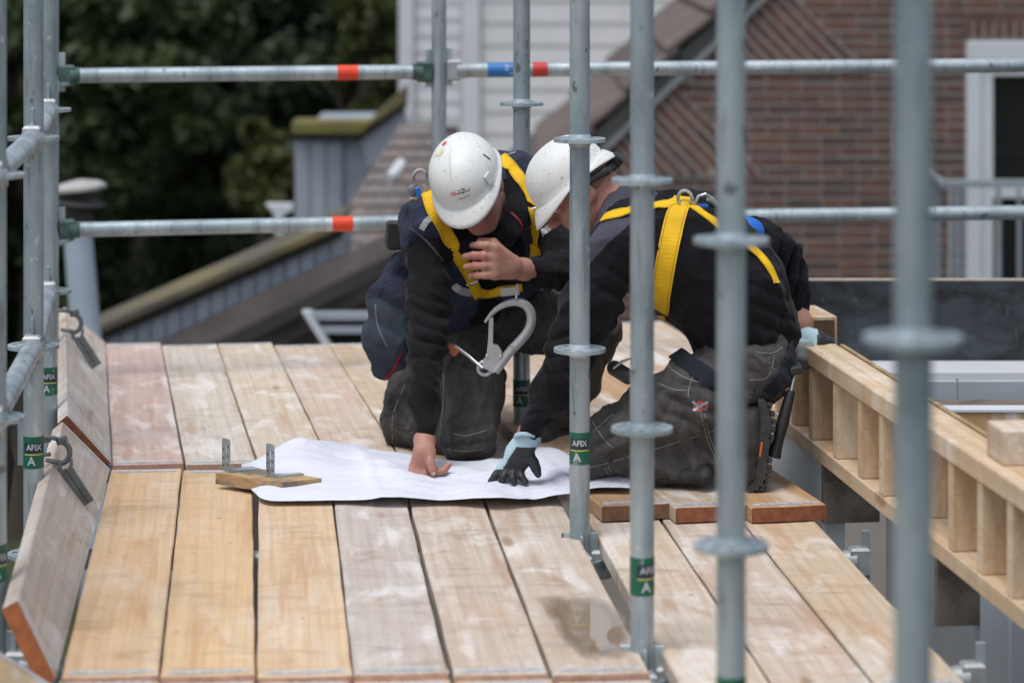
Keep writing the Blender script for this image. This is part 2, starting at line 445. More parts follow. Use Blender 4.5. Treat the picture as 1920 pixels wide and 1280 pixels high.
for T in tris:                        # tumbled courses, square to the verge
    A2, B2, C2 = Vector(T[2]), Vector(T[0]), Vector(T[1])
    eu, es = (C2 - A2), (B2 - A2); lu, ls = eu.length, es.length; eu.normalize(); es.normalize()
    backing.prism([bq(*A2) + Vector((0, -.009, 0)), bq(*B2) + Vector((0, -.009, 0)), bq(*C2) + Vector((0, -.009, 0))], (0, .02, 0))
    st = CH * PB; r_ = 0; s_ = st * .5
    while s_ < ls:
        umax = lu * (1 - s_ / ls) - 1; u_ = -(34 if r_ % 2 else 0) - rb.uniform(0, 5)
        while u_ < umax - 8:
            u0, u1 = max(u_, 1), min(u_ + BL * PB, umax)
            if u1 - u0 > 7:
                c_ = A2 + es * s_ + eu * (u0 + u1) / 2; bricks.append((c_.x, c_.y, (u1 - u0) / PB, -math.atan2(eu.y, eu.x), 0.0115 + rb.uniform(0, .002)))
            u_ += BL * PB + 3.4
        s_ += st; r_ += 1
backing.build('mortar_backing', M_mortar, bh)
for i in range(18):                   # soldier course over the window
    bricks.append((1815 + i * 19.4, 47, BL * .78, R(90), .006 + rb.uniform(0, .003)))
bricks = [b_ for b_ in bricks if -40 < b_[1] < 940]
vis = [b_ for b_ in bricks if 1090 < b_[0] < 1925 and -10 < b_[1] < 530 and not (b_[0] < 1500 and b_[1] > 400) and not (b_[0] < 1200 and b_[1] > 330)]
vset = set(map(id, vis[:]))
vis.sort(key=lambda b_: abs(b_[0] - 1560) + abs(b_[1] - 200)); keep = set(map(id, vis[:300]))
rest = MB()
for b_ in bricks:
    px, pyy, ln, an, pr = b_; i = rb.choice([0, 0, 1, 1, 2, 3, 3, 4, 5, 6]) if an != R(90) else rb.choice([0, 1, 3, 5])
    c = bq(px, pyy); c.y = YB + .0135 - pr
    if id(b_) in keep:
        o = bpy.data.objects.new('brick', get_brick(ln, i)); COL.objects.link(o)
        o.location = c; o.rotation_euler = (0, -an, 0)
        # rotation about Y by -an turns +x towards +z for positive an
        lm_ = o.matrix_basis.copy(); adopt(o, bh)
    else:
        ax = Vector((math.cos(an), 0, math.sin(an))); rest.obox(c, ax, (0, 1, 0), Vector((-math.sin(an), 0, math.cos(an))), ln / 2, .015, HB / 2)
tag(rest.build('brick_remainder', BM[1], bh), kind='stuff')
# roof: tile courses running back from the verge, lead strip, dark soffit
M_tile = plain('roof_tile_brown', (.115, .085, .075), .8, 0, .35, 5, .4, 30)
M_tile2 = plain('roof_tile_brown_dark', (.085, .066, .06), .8, 0, .35, 5, .4, 30)
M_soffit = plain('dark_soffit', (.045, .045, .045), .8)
M_lead = plain('grey_lead', (.20, .215, .22), .55, .2, .15, 8)
A_ = bq(verge_x(660), 660); B_ = bq(verge_x(-340), -340)
sl = (B_ - A_).normalized(); nr = Vector((-sl.z, 0, sl.x))
if nr.x > 0: nr = -nr
Ltot = (B_ - A_).length
MB().prism([A_ + nr * .0 + Vector((0, -.05, 0)), B_ + Vector((0, -.05, 0)), B_ + nr * .035 + Vector((0, -.05, 0)), A_ + nr * .035 + Vector((0, -.05, 0))], (0, .06, 0)).build('lead_strip', M_lead, bh)
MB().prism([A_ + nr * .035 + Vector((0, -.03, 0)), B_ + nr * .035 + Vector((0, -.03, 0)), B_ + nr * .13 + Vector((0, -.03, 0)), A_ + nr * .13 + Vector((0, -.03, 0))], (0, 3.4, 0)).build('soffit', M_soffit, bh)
k = 0; s0 = 0
while s0 < Ltot - .1:
    c0 = A_ + sl * s0 + nr * .17; c1 = A_ + sl * (s0 + .40) + nr * .135
    yy = rb.uniform(-.02, .02)
    MB().prism([c0 + Vector((0, -.06 + yy, 0)), c1 + Vector((0, -.06 + yy, 0)), c1 + nr * .022 + Vector((0, -.06 + yy, 0)), c0 + nr * .03 + Vector((0, -.06 + yy, 0))], (0, 3.5, 0)).build('roof_tile', M_tile if k % 3 else M_tile2, bh)
    s0 += .345; k += 1
# white window with dark panes
M_glass = NT('window_glass').out(Base_Color=(.012, .013, .014), Roughness=.08, Specular_IOR_Level=.5)
win = MB().box((wx0, YB - .03, wz1 - .11), (wx1, YB + .10, wz1), .006).build('window', M_white2, bh)
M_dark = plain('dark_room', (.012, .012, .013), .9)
def jb(px0, px1, py0, py1, y0, y1, name, mat, par):
    p0, p1 = bq(px0, py1), bq(px1, py0)
    return MB().box((p0.x, YB + y0, p0.z), (p1.x, YB + y1, p1.z), .004 if mat is not M_glass else 0).build(name, mat, par)
jb(1812, 1838, 113, 625, -.02, .10, 'frame', M_white2, win)
jb(1839, 1862, 113, 625, .0, .11, 'frame', M_white2, win)
jb(2100, 2150, 113, 625, -.02, .10, 'frame', M_white2, win)
jb(1862, 2100, 113, 143, .0, .11, 'frame', M_white2, win)
jb(1862, 2100, 350, 372, .0, .11, 'frame', M_white2, win)
jb(1862, 2100, 143, 350, .05, .07, 'pane', M_glass, win)
jb(1862, 2100, 372, 625, .05, .07, 'pane', M_glass, win)
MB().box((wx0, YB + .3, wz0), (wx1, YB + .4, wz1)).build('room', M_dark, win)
# balcony railing in front of the window
M_rail = plain('grey_railing_paint', (.25, .29, .32), .5, .2, .08)
br = empty('balcony_railing', tuple(bq(1900, 620)), 'grey metal balcony railing in front of the white window', 'railing')
YR = YB - .85
def rb_(px0, px1, py0, py1, name, dp=.04):
    p0, p1 = W(px0, py1, YR), W(px1, py0, YR)
    MB().box((p0.x, YR, p0.z), (p1.x, YR + dp, p1.z), .004).build(name, M_rail, br)
rb_(1776, 2140, 338, 351, 'top_rail', .05)
rb_(1776, 2140, 588, 598, 'bottom_rail')
pa = W(1776, 345, YR); MB().box((pa.x - .04, YR, pa.z - .02), (pa.x - .001, YB - .03, pa.z + .02), .003).build('side_rail', M_rail, br)
for xx, ww in ((1778, 9), (1792, 8), (1806, 7), (1868, 9), (1908, 7), (1950, 7), (1992, 7), (2034, 7), (2076, 7)): rb_(xx, xx + ww, 351.5, 587.5, 'baluster', .02)
for k in range(4):
    yb = YR + .15 + k * .17; MB().box((pa.x - .03, yb, W(0, 598, YR).z), (pa.x - .012, yb + .02, pa.z - .021), .002).build('baluster', M_rail, br)

# ------------------------------------------------------------------ zinc dormer and low mossy roofs, centre left
M_zinc = plain('zinc_sheet', (.34, .38, .43), .5, .25, .14, 3)
M_zinc2 = plain('zinc_sheet_dull', (.31, .35, .40), .55, .25, .14, 3)
t = NT('mossy_capping'); v = t.co('Object')
M_moss = t.out(Base_Color=t.mix(t.ramp(t.noise(v, 3, 5), [(.35, 0), (.6, 1)]), (.10, .088, .035), (.155, .14, .038)), Roughness=.95)
t = NT('mossy_ridge'); v = t.co('Object')
M_moss2 = t.out(Base_Color=t.mix(t.ramp(t.noise(v, 2.2, 5), [(.4, 0), (.65, 1)]), (.075, .063, .05), (.14, .12, .045)), Roughness=.95)
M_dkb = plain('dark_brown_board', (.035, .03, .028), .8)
YD = 18.0
def prismpx(pts, Y, depth, name, mat, par, thick=None):
    m = MB(); m.prism([W(x, y, Y) for x, y in pts], (0, depth, 0)); return m.build(name, mat, par)
zd = empty('zinc_dormer', (W(600, 400, YD).x, YD, GZ), 'grey zinc clad dormer with yellow mossy flat edge', 'dormer')
prismpx([(556, 262), (742, 262), (742, 2300), (556, 2300)], YD + .05, 2.5, 'wall', M_zinc2, zd)
for i in range(3):
    x0 = 553 + i * 30; prismpx([(x0, 264), (x0 + 27.5, 264), (x0 + 27.5, 620), (x0, 620)], YD + .0, .049, 'zinc_panel', M_zinc if i < 2 else M_zinc2, zd)
prismpx([(546, 231), (690, 231), (684, 250), (546, 250)], YD - .12, .45, 'mossy_edge', M_moss, zd)
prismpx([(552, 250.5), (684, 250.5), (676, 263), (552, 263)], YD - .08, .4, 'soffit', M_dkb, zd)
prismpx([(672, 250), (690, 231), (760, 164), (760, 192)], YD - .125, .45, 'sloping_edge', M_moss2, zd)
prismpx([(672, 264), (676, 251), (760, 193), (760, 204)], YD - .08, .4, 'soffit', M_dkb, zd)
prismpx([(680, 275), (676, 262), (760, 205), (760, 250), (690, 320)], YD - .02, .06, 'zinc_panel', M_zinc, zd)
# tiled roof slope in front, tile courses
def plane_pt(px, py, Yb, yb, slope):
    """point on a plane tilting away: distance grows with height in the picture"""
    return W(px, py, Yb + (yb - py) * slope)
rt = empty('tiled_roof', (W(700, 500, 16).x, 16, GZ), 'grey brown tiled roof slope below the white boarded wall', 'roof')
poly_l = lambda py: max(628 + (430 - py) * .62, 628) if py < 430 else 628 - (py - 430) * 1.1
M_tg = plain('grey_brown_tile', (.150, .130, .125), .8, 0, .3, 4, .4, 20)
M_tg2 = plain('grey_brown_tile_red', (.165, .132, .12), .8, 0, .3, 4, .4, 20)
yy = 232.0; k = 0
while yy < 650:
    st = 21 + (yy - 232) * .012
    m = MB(); y1 = yy + st * 1.01
    xr = 830
    for q in range(18):
        x00 = (int(poly_l(yy + st / 2) / 26) - 1) * 26 + (13 if k % 2 else 0); xa = x00 + q * 26; xb = xa + 25
        if xb < poly_l(yy): continue
        xt, xu = max(xa, poly_l(yy)), max(xa, poly_l(y1))
        if xu > xb - 1 or xt > xb - 1: continue
        if xa > xr: break
        pts = [plane_pt(xu, y1, 15.6, 650, .004), plane_pt(xb, y1, 15.6, 650, .004), plane_pt(xb, yy, 15.62, 650, .004), plane_pt(xt, yy, 15.62, 650, .004)]
        MB().prism([p + Vector((0, -.008 if i < 2 else 0, 0)) for i, p in enumerate(pts)], (0, .04, 0)).build('roof_tile', M_tg if (q * 7 + k * 3) % 5 else M_tg2, rt)
    yy += st; k += 1
m = MB(); m.prism([plane_pt(poly_l(232) + 6, 236, 15.72, 650, .004), plane_pt(860, 236, 15.72, 650, .004), plane_pt(860, 660, 15.72, 650, .004), plane_pt(400, 660, 15.72, 650, .004), plane_pt(626, 432, 15.72, 650, .004)], (0, .3, -.1)); m.build('roof_base', M_dkb, rt)
# small white outlet on the roof
wo_ = MB(); wo_.tube([W(752, 308, 16.6), W(740, 326, 16.4), W(728, 334, 16.35)], .035, 12)
tag(wo_.build('downpipe', M_white2, None, True, origin=tuple(W(740, 330, 16.4))), 'short white downpipe ending on the brown tiles', 'pipe')
# lower mossy verge with zinc strip
lr = empty('mossy_roof', (W(420, 560, 14).x, 14, GZ), 'low roof with mossy sloping edge and vertical grey zinc sheets', 'roof')
def strip(x0, y0, x1, y1, th, Y, depth, name, mat):
    prismpx([(x0, y0), (x1, y1), (x1, y1 + th), (x0, y0 + th)], Y, depth, name, mat, lr)
def ln_(xa, ya, xb, yb, x): return ya + (yb - ya) * (x - xa) / (xb - xa)
strip(150, 628, 640, 415, 13, 13.85, .8, 'mossy_edge', M_moss2)
strip(150, 641.5, 640, 428.5, 16, 13.9, .6, 'fascia', M_dkb)
x = 172
while x < 640:
    x2 = x + 27
    t0, t1 = ln_(150, 657, 640, 444, x), ln_(150, 657, 640, 444, x2)
    b0, b1 = ln_(250, 662, 700, 450, x), ln_(250, 662, 700, 450, x2)
    prismpx([(x, t0), (x2 - 1.5, t1), (x2 - 1.5, max(t1 + 2, b1)), (x, max(t0 + 2, b0))], 13.95 + (.006 if int(x) % 2 else 0), .05, 'zinc_panel', M_zinc if int(x / 27) % 3 else M_zinc2, lr)
    x += 28
prismpx([(250, 662.5), (700, 450.5), (745, 432), (745, 530), (400, 720), (250, 720)], 13.9, .1, 'tile_strip', M_tg, lr)
strip(380, 655, 735, 478, 28, 13.7, .5, 'ridge_tile', M_dkb)
prismpx([(420, 664), (735, 507), (820, 520), (820, 2450), (420, 2450)], 13.95, .4, 'lower_slope', M_tile2, lr)
prismpx([(150, 660), (640, 447), (740, 2450), (150, 2450)], 14.02, .8, 'wall', M_zinc2, lr)
# rooflight
sk = empty('rooflight', tuple(W(640, 620, 13.5)), 'white framed rooflight just above the far end of the deck', 'window')
prismpx([(566, 585), (582, 585), (626, 655), (610, 655)], 13.6, .1, 'frame', M_white2, sk)
prismpx([(584, 588), (700, 588), (700, 600), (592, 600)], 13.6, .1, 'frame', M_zinc, sk)
prismpx([(600, 612), (700, 612), (700, 625), (608, 625)], 13.6, .1, 'frame', M_zinc, sk)
prismpx([(584, 590), (720, 590), (720, 660), (622, 660)], 13.66, .05, 'pane', M_glass, sk)
# gutter end and small white box by the zinc dormer
gt = MB(); gt.prism([W(498, 384, 17), W(548, 384, 17), W(548, 396, 17), W(530, 402, 17), W(530, 440, 17), W(514, 440, 17), W(514, 402, 17)], (0, .12, 0))
tag(gt.build('rainwater_hopper', M_white2, None, False, origin=tuple(W(520, 440, 17))), 'pale rainwater hopper left of the zinc dormer', 'gutter')
# flue pipe
YF = 13.0; PF = F / YF
fl = empty('flue_pipe', tuple(W(165, 640, YF)), 'pale grey flue pipe with mushroom cap behind the left uprights', 'flue')
M_flue = plain('flue_aluminium', (.40, .46, .54), .5, .2, .06, 5)
ax = (W(148, 425, YF) - W(166, 640, YF)); 
MB().lathe(W(166, 680, YF), ax, [(31 / PF, -2), (29 / PF, 0), (27 / PF, ax.length * 1.2)], 24).build('pipe', M_flue, fl, True)
M_cap = plain('flue_cap', (.36, .35, .34), .6, .1, .1)
MB().lathe(W(148, 425, YF), ax, [(30 / PF, 0), (26 / PF, 12 / PF), (25 / PF, 62 / PF), (24 / PF, 80 / PF)], 24).build('neck', M_dkb, fl, True)
MB().lathe(W(150, 385, YF), Vector((.08, 0, 1)), [(20 / PF, 0), (48 / PF, 2 / PF), (46 / PF, 8 / PF), (20 / PF, 12 / PF)], 24).build('collar', M_soffit, fl, True)
MB().lathe(W(150, 358, YF), Vector((-.10, 0, 1)), [(30 / PF, 0), (50 / PF, 2 / PF), (50 / PF, 8 / PF), (36 / PF, 16 / PF), (8 / PF, 21 / PF)], 28).build('cap', M_cap, fl, True)
# pantile roof below the deck on the left
pr = empty('pantile_roof', (-1.9, 8, GZ), 'grey pantile roof below the scaffold on the left', 'roof')
M_pan = plain('grey_pantile', (.17, .17, .18), .7, 0, .2, 6, .2, 30)
proto = None
for i in range(9):
    for j in range(4):
        if j == 3 and i > 4: continue
        o = None
        if proto is None:
            vs, fs = [], []
            for a_ in range(9):
                tt = a_ / 8; xx = -.12 + .24 * tt; zz = .028 * math.sin(tt * 2 * math.pi)
                vs += [(xx, -.20, zz), (xx, .20, zz - .012), (xx, -.20, zz - .018), (xx, .20, zz - .03)]
            for a_ in range(8):
                q = a_ * 4; fs += [(q, q + 4, q + 5, q + 1), (q + 2, q + 3, q + 7, q + 6), (q, q + 2, q + 6, q + 4), (q + 1, q + 5, q + 7, q + 3)]
            fs += [(0, 1, 3, 2), (32, 34, 35, 33)]
            proto = make('pantile', vs, fs, M_pan, None, True); o = proto
        else:
            o = bpy.data.objects.new('pantile', proto.data); COL.objects.link(o)
        # slope rises away from the camera
        o.location = (-2.12 + j * .232, 5.6 + i * .33, -1.45 + i * .19)
        o.rotation_euler = (R(30), 0, 0)
        adopt(o, pr)
MB().prism([(-2.3, 5.3, -1.72), (-1.31, 5.3, -1.72), (-1.56, 8.4, .07), (-2.3, 8.4, .07)], (0, .3, -.3)).build('roof_base', M_dkb, pr)

MB().box((-2.28, 5.9, GZ), (-1.33, 8.4, -2.0)).build('wall', M_mortar, pr)
MB().box((-2.32, 8.40, .085), (-1.56, 8.52, .16)).build('mossy_edge', M_moss, pr)
MB().box((W(420, 0, 16.2).x, 16.2, GZ), (W(860, 0, 16.2).x, 19, -1.0)).build('wall', M_mortar, rt)
# ================================================================== BUILDING UNDER CONSTRUCTION, RIGHT
FD = Vector((-.129, 1, 0)).normalized()          # direction of the timber frame, away from the camera
FS = Vector((FD.y, -FD.x, 0))                    # to the right of it
FX = 1.704                                        # metres right of its vanishing point line
def fp(Y, off=0.0, z=0.0):
    """point on the frame's front line at distance Y"""
    X = (290 - 960) / F * Y + FX
    return Vector((X, Y, z)) + FS * off
W_frame = [wood('frame_timber', (.66, .535, .395), (.58, .40, .225), .42, 40 + i, lines=.7) for i in range(3)]
def beam(Y0, Y1, off0, off1, z0, z1, name, mat, par, ch=.003):
    """timber along the frame; local y along it"""
    p0, p1 = fp(Y0), fp(Y1); c = (p0 + p1) / 2 + FS * (off0 + off1) / 2; c.z = (z0 + z1) / 2
    m = MB(); m.obox((0, 0, 0), (1, 0, 0), (0, 1, 0), (0, 0, 1), (off1 - off0) / 2, (p1 - p0).length / 2, (z1 - z0) / 2, ch)
    o = m.build(name, mat); o.location = c; o.rotation_euler = (0, 0, math.atan2(-FD.x, FD.y)); adopt_local(o, par); return o
def adopt_local(o, par):
    if par is not None: adopt(o, par)
ZB0, ZB1 = .078, .119; ZT0, ZT1 = .309, .355; FWD = .088
fr = empty('stud_wall', tuple(fp(6.0, 0, .05)), 'long low open timber stud wall right of the kneeling workers', 'stud wall')
for i, (a, b) in enumerate(((6.225, 7.29), (4.2, 6.215))):
    beam(a, b, 0, FWD, ZT0, ZT1, 'top_plate', W_frame[i], fr)
for i, (a, b) in enumerate(((7.03, 7.9), (6.375, 7.026), (5.985, 6.371), (4.2, 5.981))):
    beam(a, b, 0, FWD, ZB0, ZB1, 'bottom_plate', W_frame[i % 3], fr)
for i, Ys in enumerate((7.60, 7.40, 7.20, 6.945, 6.70, 6.50, 6.255, 5.93, 5.72, 5.52, 5.31, 5.10, 4.9)):
    beam(Ys, Ys + .038, .004, FWD - .004, ZB1 + .001, ZT0 - .001, 'stud', W_frame[(i * 2) % 3], fr, .002)
beam(4.2, 7.6, FWD - .003, FWD - .0002, ZB1 + .001, ZT0 - .001, 'added_back_panel', W_frame[2], fr, 0)  # added backing; closes the gaps between studs and darkens the interior
beam(4.2, 7.25, FWD + .001, FWD + .012, ZT0 - .03, ZT1 + .004, 'edge_strip', plain('osb_edge', (.33, .24, .13), .8, 0, .4, 40, .5, 60), fr, 0)
# loose timber stub behind the hand and the painted block on the plate
W_stub = wood('stub_timber', (.55, .42, .29), (.48, .30, .15), .5, 61, lines=.2)
M_cutend = plain('dark_end_grain', (.085, .045, .022), .8, 0, .3, 40, .4, 80)
p = W(1536, 598, 7.62)
stub = empty('timber_stub', (p.x, p.y, .3), 'short upright timber stub behind the gloved hand on the frame', 'timber')
o = MB().obox((0, 0, 0), (1, 0, 0), (0, 1, 0), (0, 0, 1), .045, .11, .17, .003).build('block', W_stub); o.location = (p.x - .012, p.y + .11, .21 ); o.rotation_euler = (0, 0, .16); adopt(o, stub)
o = MB().obox((0, 0, 0), (1, 0, 0), (0, 1, 0), (0, 0, 1), .030, .003, .165, 0).build('cut_face', M_cutend); o.location = (p.x + .012, p.y - .0015, .205); o.rotation_euler = (0, 0, .16); adopt(o, stub)
p = W(1925, 842, 5.75)
o = MB().obox((0, 0, 0), (1, 0, 0), (0, 1, 0), (0, 0, 1), .045, .06, .036, .003).build('timber_offcut', wood('offcut_timber', (.66, .58, .50), (.55, .38, .22), .35, 62, lines=.2)); o.location = fp(5.72, .075, ZT1 + .0365); o.rotation_euler = (0, 0, .1)
tag(o, 'pale painted timber offcut lying on the frame plate at right edge', 'timber')
# black coated panel behind, grey profile, dirty plywood, joist
t = NT('black_film_plywood'); v = t.co('Object')
n1 = t.noise(t.co('Object', (1, 1, 1.6)), 5.5, 6, .62, .8); n2 = t.noise(v, 38, 3); n3 = t.noise(t.co('Object', (60, 1, 14)), 1, 2)
c = t.mix(t.ramp(n1, [(.42, 0), (.62, 1)]), (.010, .011, .013), (.040, .050, .062))
c = t.mix(t.ramp(n2, [(.66, 0), (.72, .5)]), c, (.13, .145, .16)); c = t.mix(t.ramp(n3, [(.68, 0), (.74, .4)]), c, (.12, .13, .14))
M_black = t.out(Base_Color=c, Roughness=t.ramp(n1, [(.3, .55), (.7, .4)]))
p0, p1 = W(1470, 697, 8.6), W(2130, 523, 8.6)
bp = empty('black_panel', ((p0.x + p1.x) / 2, 8.6, p0.z), 'upright black film faced plywood panel behind the timber frame', 'panel')
MB().box((p0.x, 8.6, p0.z), (p1.x, 8.618, p1.z - .006)).build('board', M_black, bp)
MB().box((p0.x, 8.6 - .001, p1.z - .006), (p1.x, 8.619, p1.z)).build('raw_edge', plain('raw_ply_edge', (.40, .36, .30), .8), bp)
M_prof = plain('grey_coated_profile', (.36, .40, .44), .45, .1, .08, 4)
p0, p1 = W(1580, 752, 8.35), W(2130, 700, 8.35)
gp = empty('grey_profile', ((p0.x + p1.x) / 2, 8.35, p0.z), 'pale grey metal profile below the black panel', 'profile')
xm = W(1796, 0, 8.35).x
MB().box((p0.x, 8.35, p0.z), (xm - .002, 8.45, p1.z - .02), .004).build('face', M_prof, gp); MB().box((xm, 8.351, p0.z), (p1.x, 8.45, p1.z - .02), .004).build('face', M_prof, gp)
MB().box((p0.x, 8.36, p1.z - .019), (p1.x, 8.59, p1.z)).build('top_flange', M_white2, gp)
t = NT('dirty_plywood'); v = t.co('Object')
c = t.mix(t.ramp(t.noise(v, 9, 6, .6, .5), [(.38, 0), (.62, 1)]), (.075, .058, .045), (.17, .135, .105))
c = t.mix(t.ramp(t.noise(t.co('Object', (3, 3, 9)), 6, 4), [(.6, 0), (.7, .7)]), c, (.30, .24, .18)); M_dply = t.out(Base_Color=c, Roughness=.7)
p0, p1 = W(1700, 772, 8.0), W(2130, 747, 8.0)
o = MB().box((p0.x, 7.4, p0.z - .04), (p1.x, 8.3, p1.z - .055), .004).build('plywood_shelf', M_dply, origin=(p0.x, 8.0, p0.z)); tag(o, 'dirty grey brown plywood sheet between profile and joist', 'plywood')
W_joist = wood('joist_timber', (.55, .41, .27), (.48, .30, .14), .6, 71, lines=.2)
p0, p1 = W(1768, 870, 7.1), W(2130, 772, 7.1)
jo = empty('ceiling_joist', (p0.x, 7.1, p0.z), 'timber joist with white top edge inside the frame at right', 'joist')
o = MB().obox((0, 0, 0), (0, 1, 0), (1, 0, 0), (0, 0, 1), .03, (p1.x - p0.x) / 2, (p1.z - p0.z) / 2, .002).build('timber', W_joist); o.location = ((p0.x + p1.x) / 2, 7.13, (p0.z + p1.z) / 2); adopt(o, jo)
MB().box((p0.x - .02, 7.095, p1.z), (p1.x, 7.165, p1.z + .006)).build('white_strip', M_white2, jo)
# sheathed wall below the frame, plywood gussets
M_sheath = plain('white_grey_sheathing', (.62, .65, .70), .6, 0, .1, 3, .1, 20)
M_sheath2 = plain('grey_sheathing', (.52, .55, .60), .6, 0, .1, 3, .1, 20)
wl = empty('sheathed_wall', tuple(fp(6, .2, GZ)), 'white grey sheathed wall below the timber frame', 'wall')
beam(7.12, 8.0, .012, .07, -1.2, ZB0 - .002, 'panel', M_sheath, wl, 0)
for i, (a, b) in enumerate(((6.08, 7.07), (5.4, 6.03), (4.6, 5.393), (3.6, 4.593))):
    beam(a, b, .165, .21, GZ, -.004, 'panel', (M_sheath, M_sheath2)[i % 2], wl, .004)
for Ys in (6.05, 5.5, 4.9):
    beam(Ys, Ys + .05, .10, .163, -2.5, ZB0 - .002, 'batten', M_white2, wl, .003)
for k, Ys in enumerate((7.09, 6.06)):
    o = MB().obox((0, 0, 0), (1, 0, 0), (0, 1, 0), (0, 0, 1), .074, .009, .074, .001).build('plywood_gusset', M_dply)
    o.location = fp(Ys, .077, .003); o.rotation_euler = (0, 0, math.atan2(-FD.x, FD.y))
    tag(o, ('dark plywood gusset hanging under the frame beside the hammer' if k == 0 else 'dark stained plywood gusset under the frame at lower right'), 'plywood', 'plywood gussets under the frame')
# ================================================================== SCAFFOLD
TR = .02415
t = NT('green_sticker'); v = t.co('Object')
c = t.mix(t.ramp(t.noise(v, 40, 4), [(.3, 0), (.7, 1)]), (.002, .085, .046), (.004, .115, .062))
c = t.mix(t.ramp(t.noise(t.co('Object', (1, 1, .35)), 75, 4, .6), [(.60, 0), (.66, .85)]), c, (.24, .28, .29))
M_green = t.out(Base_Color=c, Roughness=.5)
M_navy = plain('navy_sticker', (.012, .022, .05), .45)
M_wht = plain('white_print', (.46, .49, .49), .5, 0, .35, 160)
M_yel = plain('yellow_print', (.65, .52, .12), .5)
M_red = plain('orange_red_band', (.72, .055, .018), .45, 0, .1, 40)
M_red2 = plain('red_band', (.50, .03, .03), .45, 0, .15, 40)
M_blue = plain('blue_band', (.02, .16, .42), .45, 0, .1, 40)
M_grnpaint = plain('green_paint_wear', (.055, .105, .09), .55, .3, .6, 30)
def text_mesh(s, size):
    cu = bpy.data.curves.new('t', 'FONT'); cu.body = s; cu.size = size; cu.align_x = 'CENTER'; cu.align_y = 'CENTER'; cu.offset = size * .02
    o = bpy.data.objects.new('t', cu); COL.objects.link(o)
    bpy.context.view_layer.update()
    me = bpy.data.meshes.new_from_object(o.evaluated_get(bpy.context.evaluated_depsgraph_get()))
    vs = [tuple(v.co) for v in me.vertices]; fs = [tuple(p.vertices) for p in me.polygons]
    bpy.data.objects.remove(o); return vs, fs
def wrap(vs, c, r, a0, z0):
    """bend flat lettering round an upright tube; a0: angle of its middle, 0 = facing the camera"""
    out = []
    for x, y, z in vs:
        a = a0 + x / r; out.append((c[0] + r * math.sin(a), c[1] - r * math.cos(a), z0 + y))
    return out
T_AFIX = text_mesh('AFIX', .026); T_A = text_mesh('A', .028)
def rosette(c, mat, par, tilt=None):
    m = MB(); n = 32
    def ring(r0, r1, h):
        m.lathe(c, (0, 0, 1), [(r0, -h), (r1, -h), (r1, h), (r0, h), (r0, -h)], n)
    # annulus with eight spokes: real openings
    vs, fs = [], []
    for (r0, r1) in ((TR, .034), (.052, .062)):
        b = len(vs)
        for k in range(n):
            a = 2 * math.pi * k / n; cs, sn = math.cos(a), math.sin(a)
            for r_, h in ((r0, -.0045), (r1, -.0045), (r1, .0045), (r0, .0045)): vs.append((c[0] + r_ * cs, c[1] + r_ * sn, c[2] + h))
        for k in range(n):
            q, w = b + k * 4, b + ((k + 1) % n) * 4
            for e in range(4): fs.append((q + e, w + e, w + (e + 1) % 4, q + (e + 1) % 4))
    m.add(vs, fs)
    for k in range(8):
        a = math.pi / 8 + k * math.pi / 4; d = Vector((math.cos(a), math.sin(a), 0)); s = Vector((-d.y, d.x, 0))
        m.obox(Vector(c) + d * .043, d, s, (0, 0, 1), .012, .007 if k % 2 else .012, .0042)
    m.lathe(Vector(c) + Vector((0, 0, -.016)), (0, 0, 1), [(TR + .0005, 0), (TR + .004, .010), (TR + .004, .022), (TR + .0005, .030)], 20)
    return m.build('rosette', mat, par, True)
LEV = (1.445, .945, .445, -.055)
def standard(px, Y, label, tagz=None, a0=0.0, lean=0.0, i=0, levels=LEV, ztop=2.3, zbot=GZ):
    c = Vector(((px - 960) / F * Y, Y, 0))
    root = empty('scaffold_standard', (c.x, c.y, zbot), label, 'scaffold pole', 'galvanised scaffold uprights')
    m = MB(); m.tube([(c.x, c.y, zbot), (c.x, c.y, -.4), (c.x, c.y, .6), (c.x, c.y, ztop)], TR, 28); m.build('tube', GALV[i % 4], root, True)
    for z in levels: rosette((c.x, c.y, z), GALV_L, root)
    if tagz is not None:
        h = .038
        b = MB(); b.tube([(c.x, c.y, tagz - h), (c.x, c.y, tagz + h)], TR + .0008, 28, False); st = b.build('sticker', M_green, root, True)
        def patch(w, h0, h1, mat, name, r):
            vs, fs = [], []
            for k in range(9):
                a = a0 + (-w / 2 + w * k / 8) / r
                for z in (h0, h1): vs.append((c.x + r * math.sin(a), c.y - r * math.cos(a), tagz + z))
            for k in range(8): fs.append((2 * k, 2 * k + 2, 2 * k + 3, 2 * k + 1))
            make(name, vs, fs, mat, st, True)
        patch(.052, -.002, .024, M_navy, 'print_panel', TR + .0011)
        vs, fs = T_AFIX; make('lettering', wrap([(x * .70, y * .74, z) for x, y, z in vs], c, TR + .0015, a0, tagz + .0125), fs, M_wht, st)
        patch(.050, -.0055, -.003, M_yel, 'print_line', TR + .0011)
        vs, fs = T_A; make('emblem', wrap(vs, c, TR + .0014, a0 - .25, tagz - .021), fs, M_wht, st)
    return root
XR = [(1712, 3.49), (1371, 4.553), (1204, 5.59), (1087, 6.616), (978, 7.9), (823, 9.1)]
XL = [(-10, 5.71), (63, 6.67), (91, 7.65), (96, 8.85)]
def post_xy(p): return Vector(((p[0] - 960) / F * p[1], p[1], 0))
standard(*XR[0], 'blurred scaffold upright nearest the camera at right', .25, 0, i=0)
standard(*XR[1], 'scaffold upright crossing the right worker\'s back and boot', .195, .1, i=1)
standard(*XR[2], 'scaffold upright crossing the right worker\'s yellow strap and thigh', .152, .55, i=2)
standard(*XR[3], 'scaffold upright in front of the right worker\'s face with green sticker', .213, -.05, i=3)
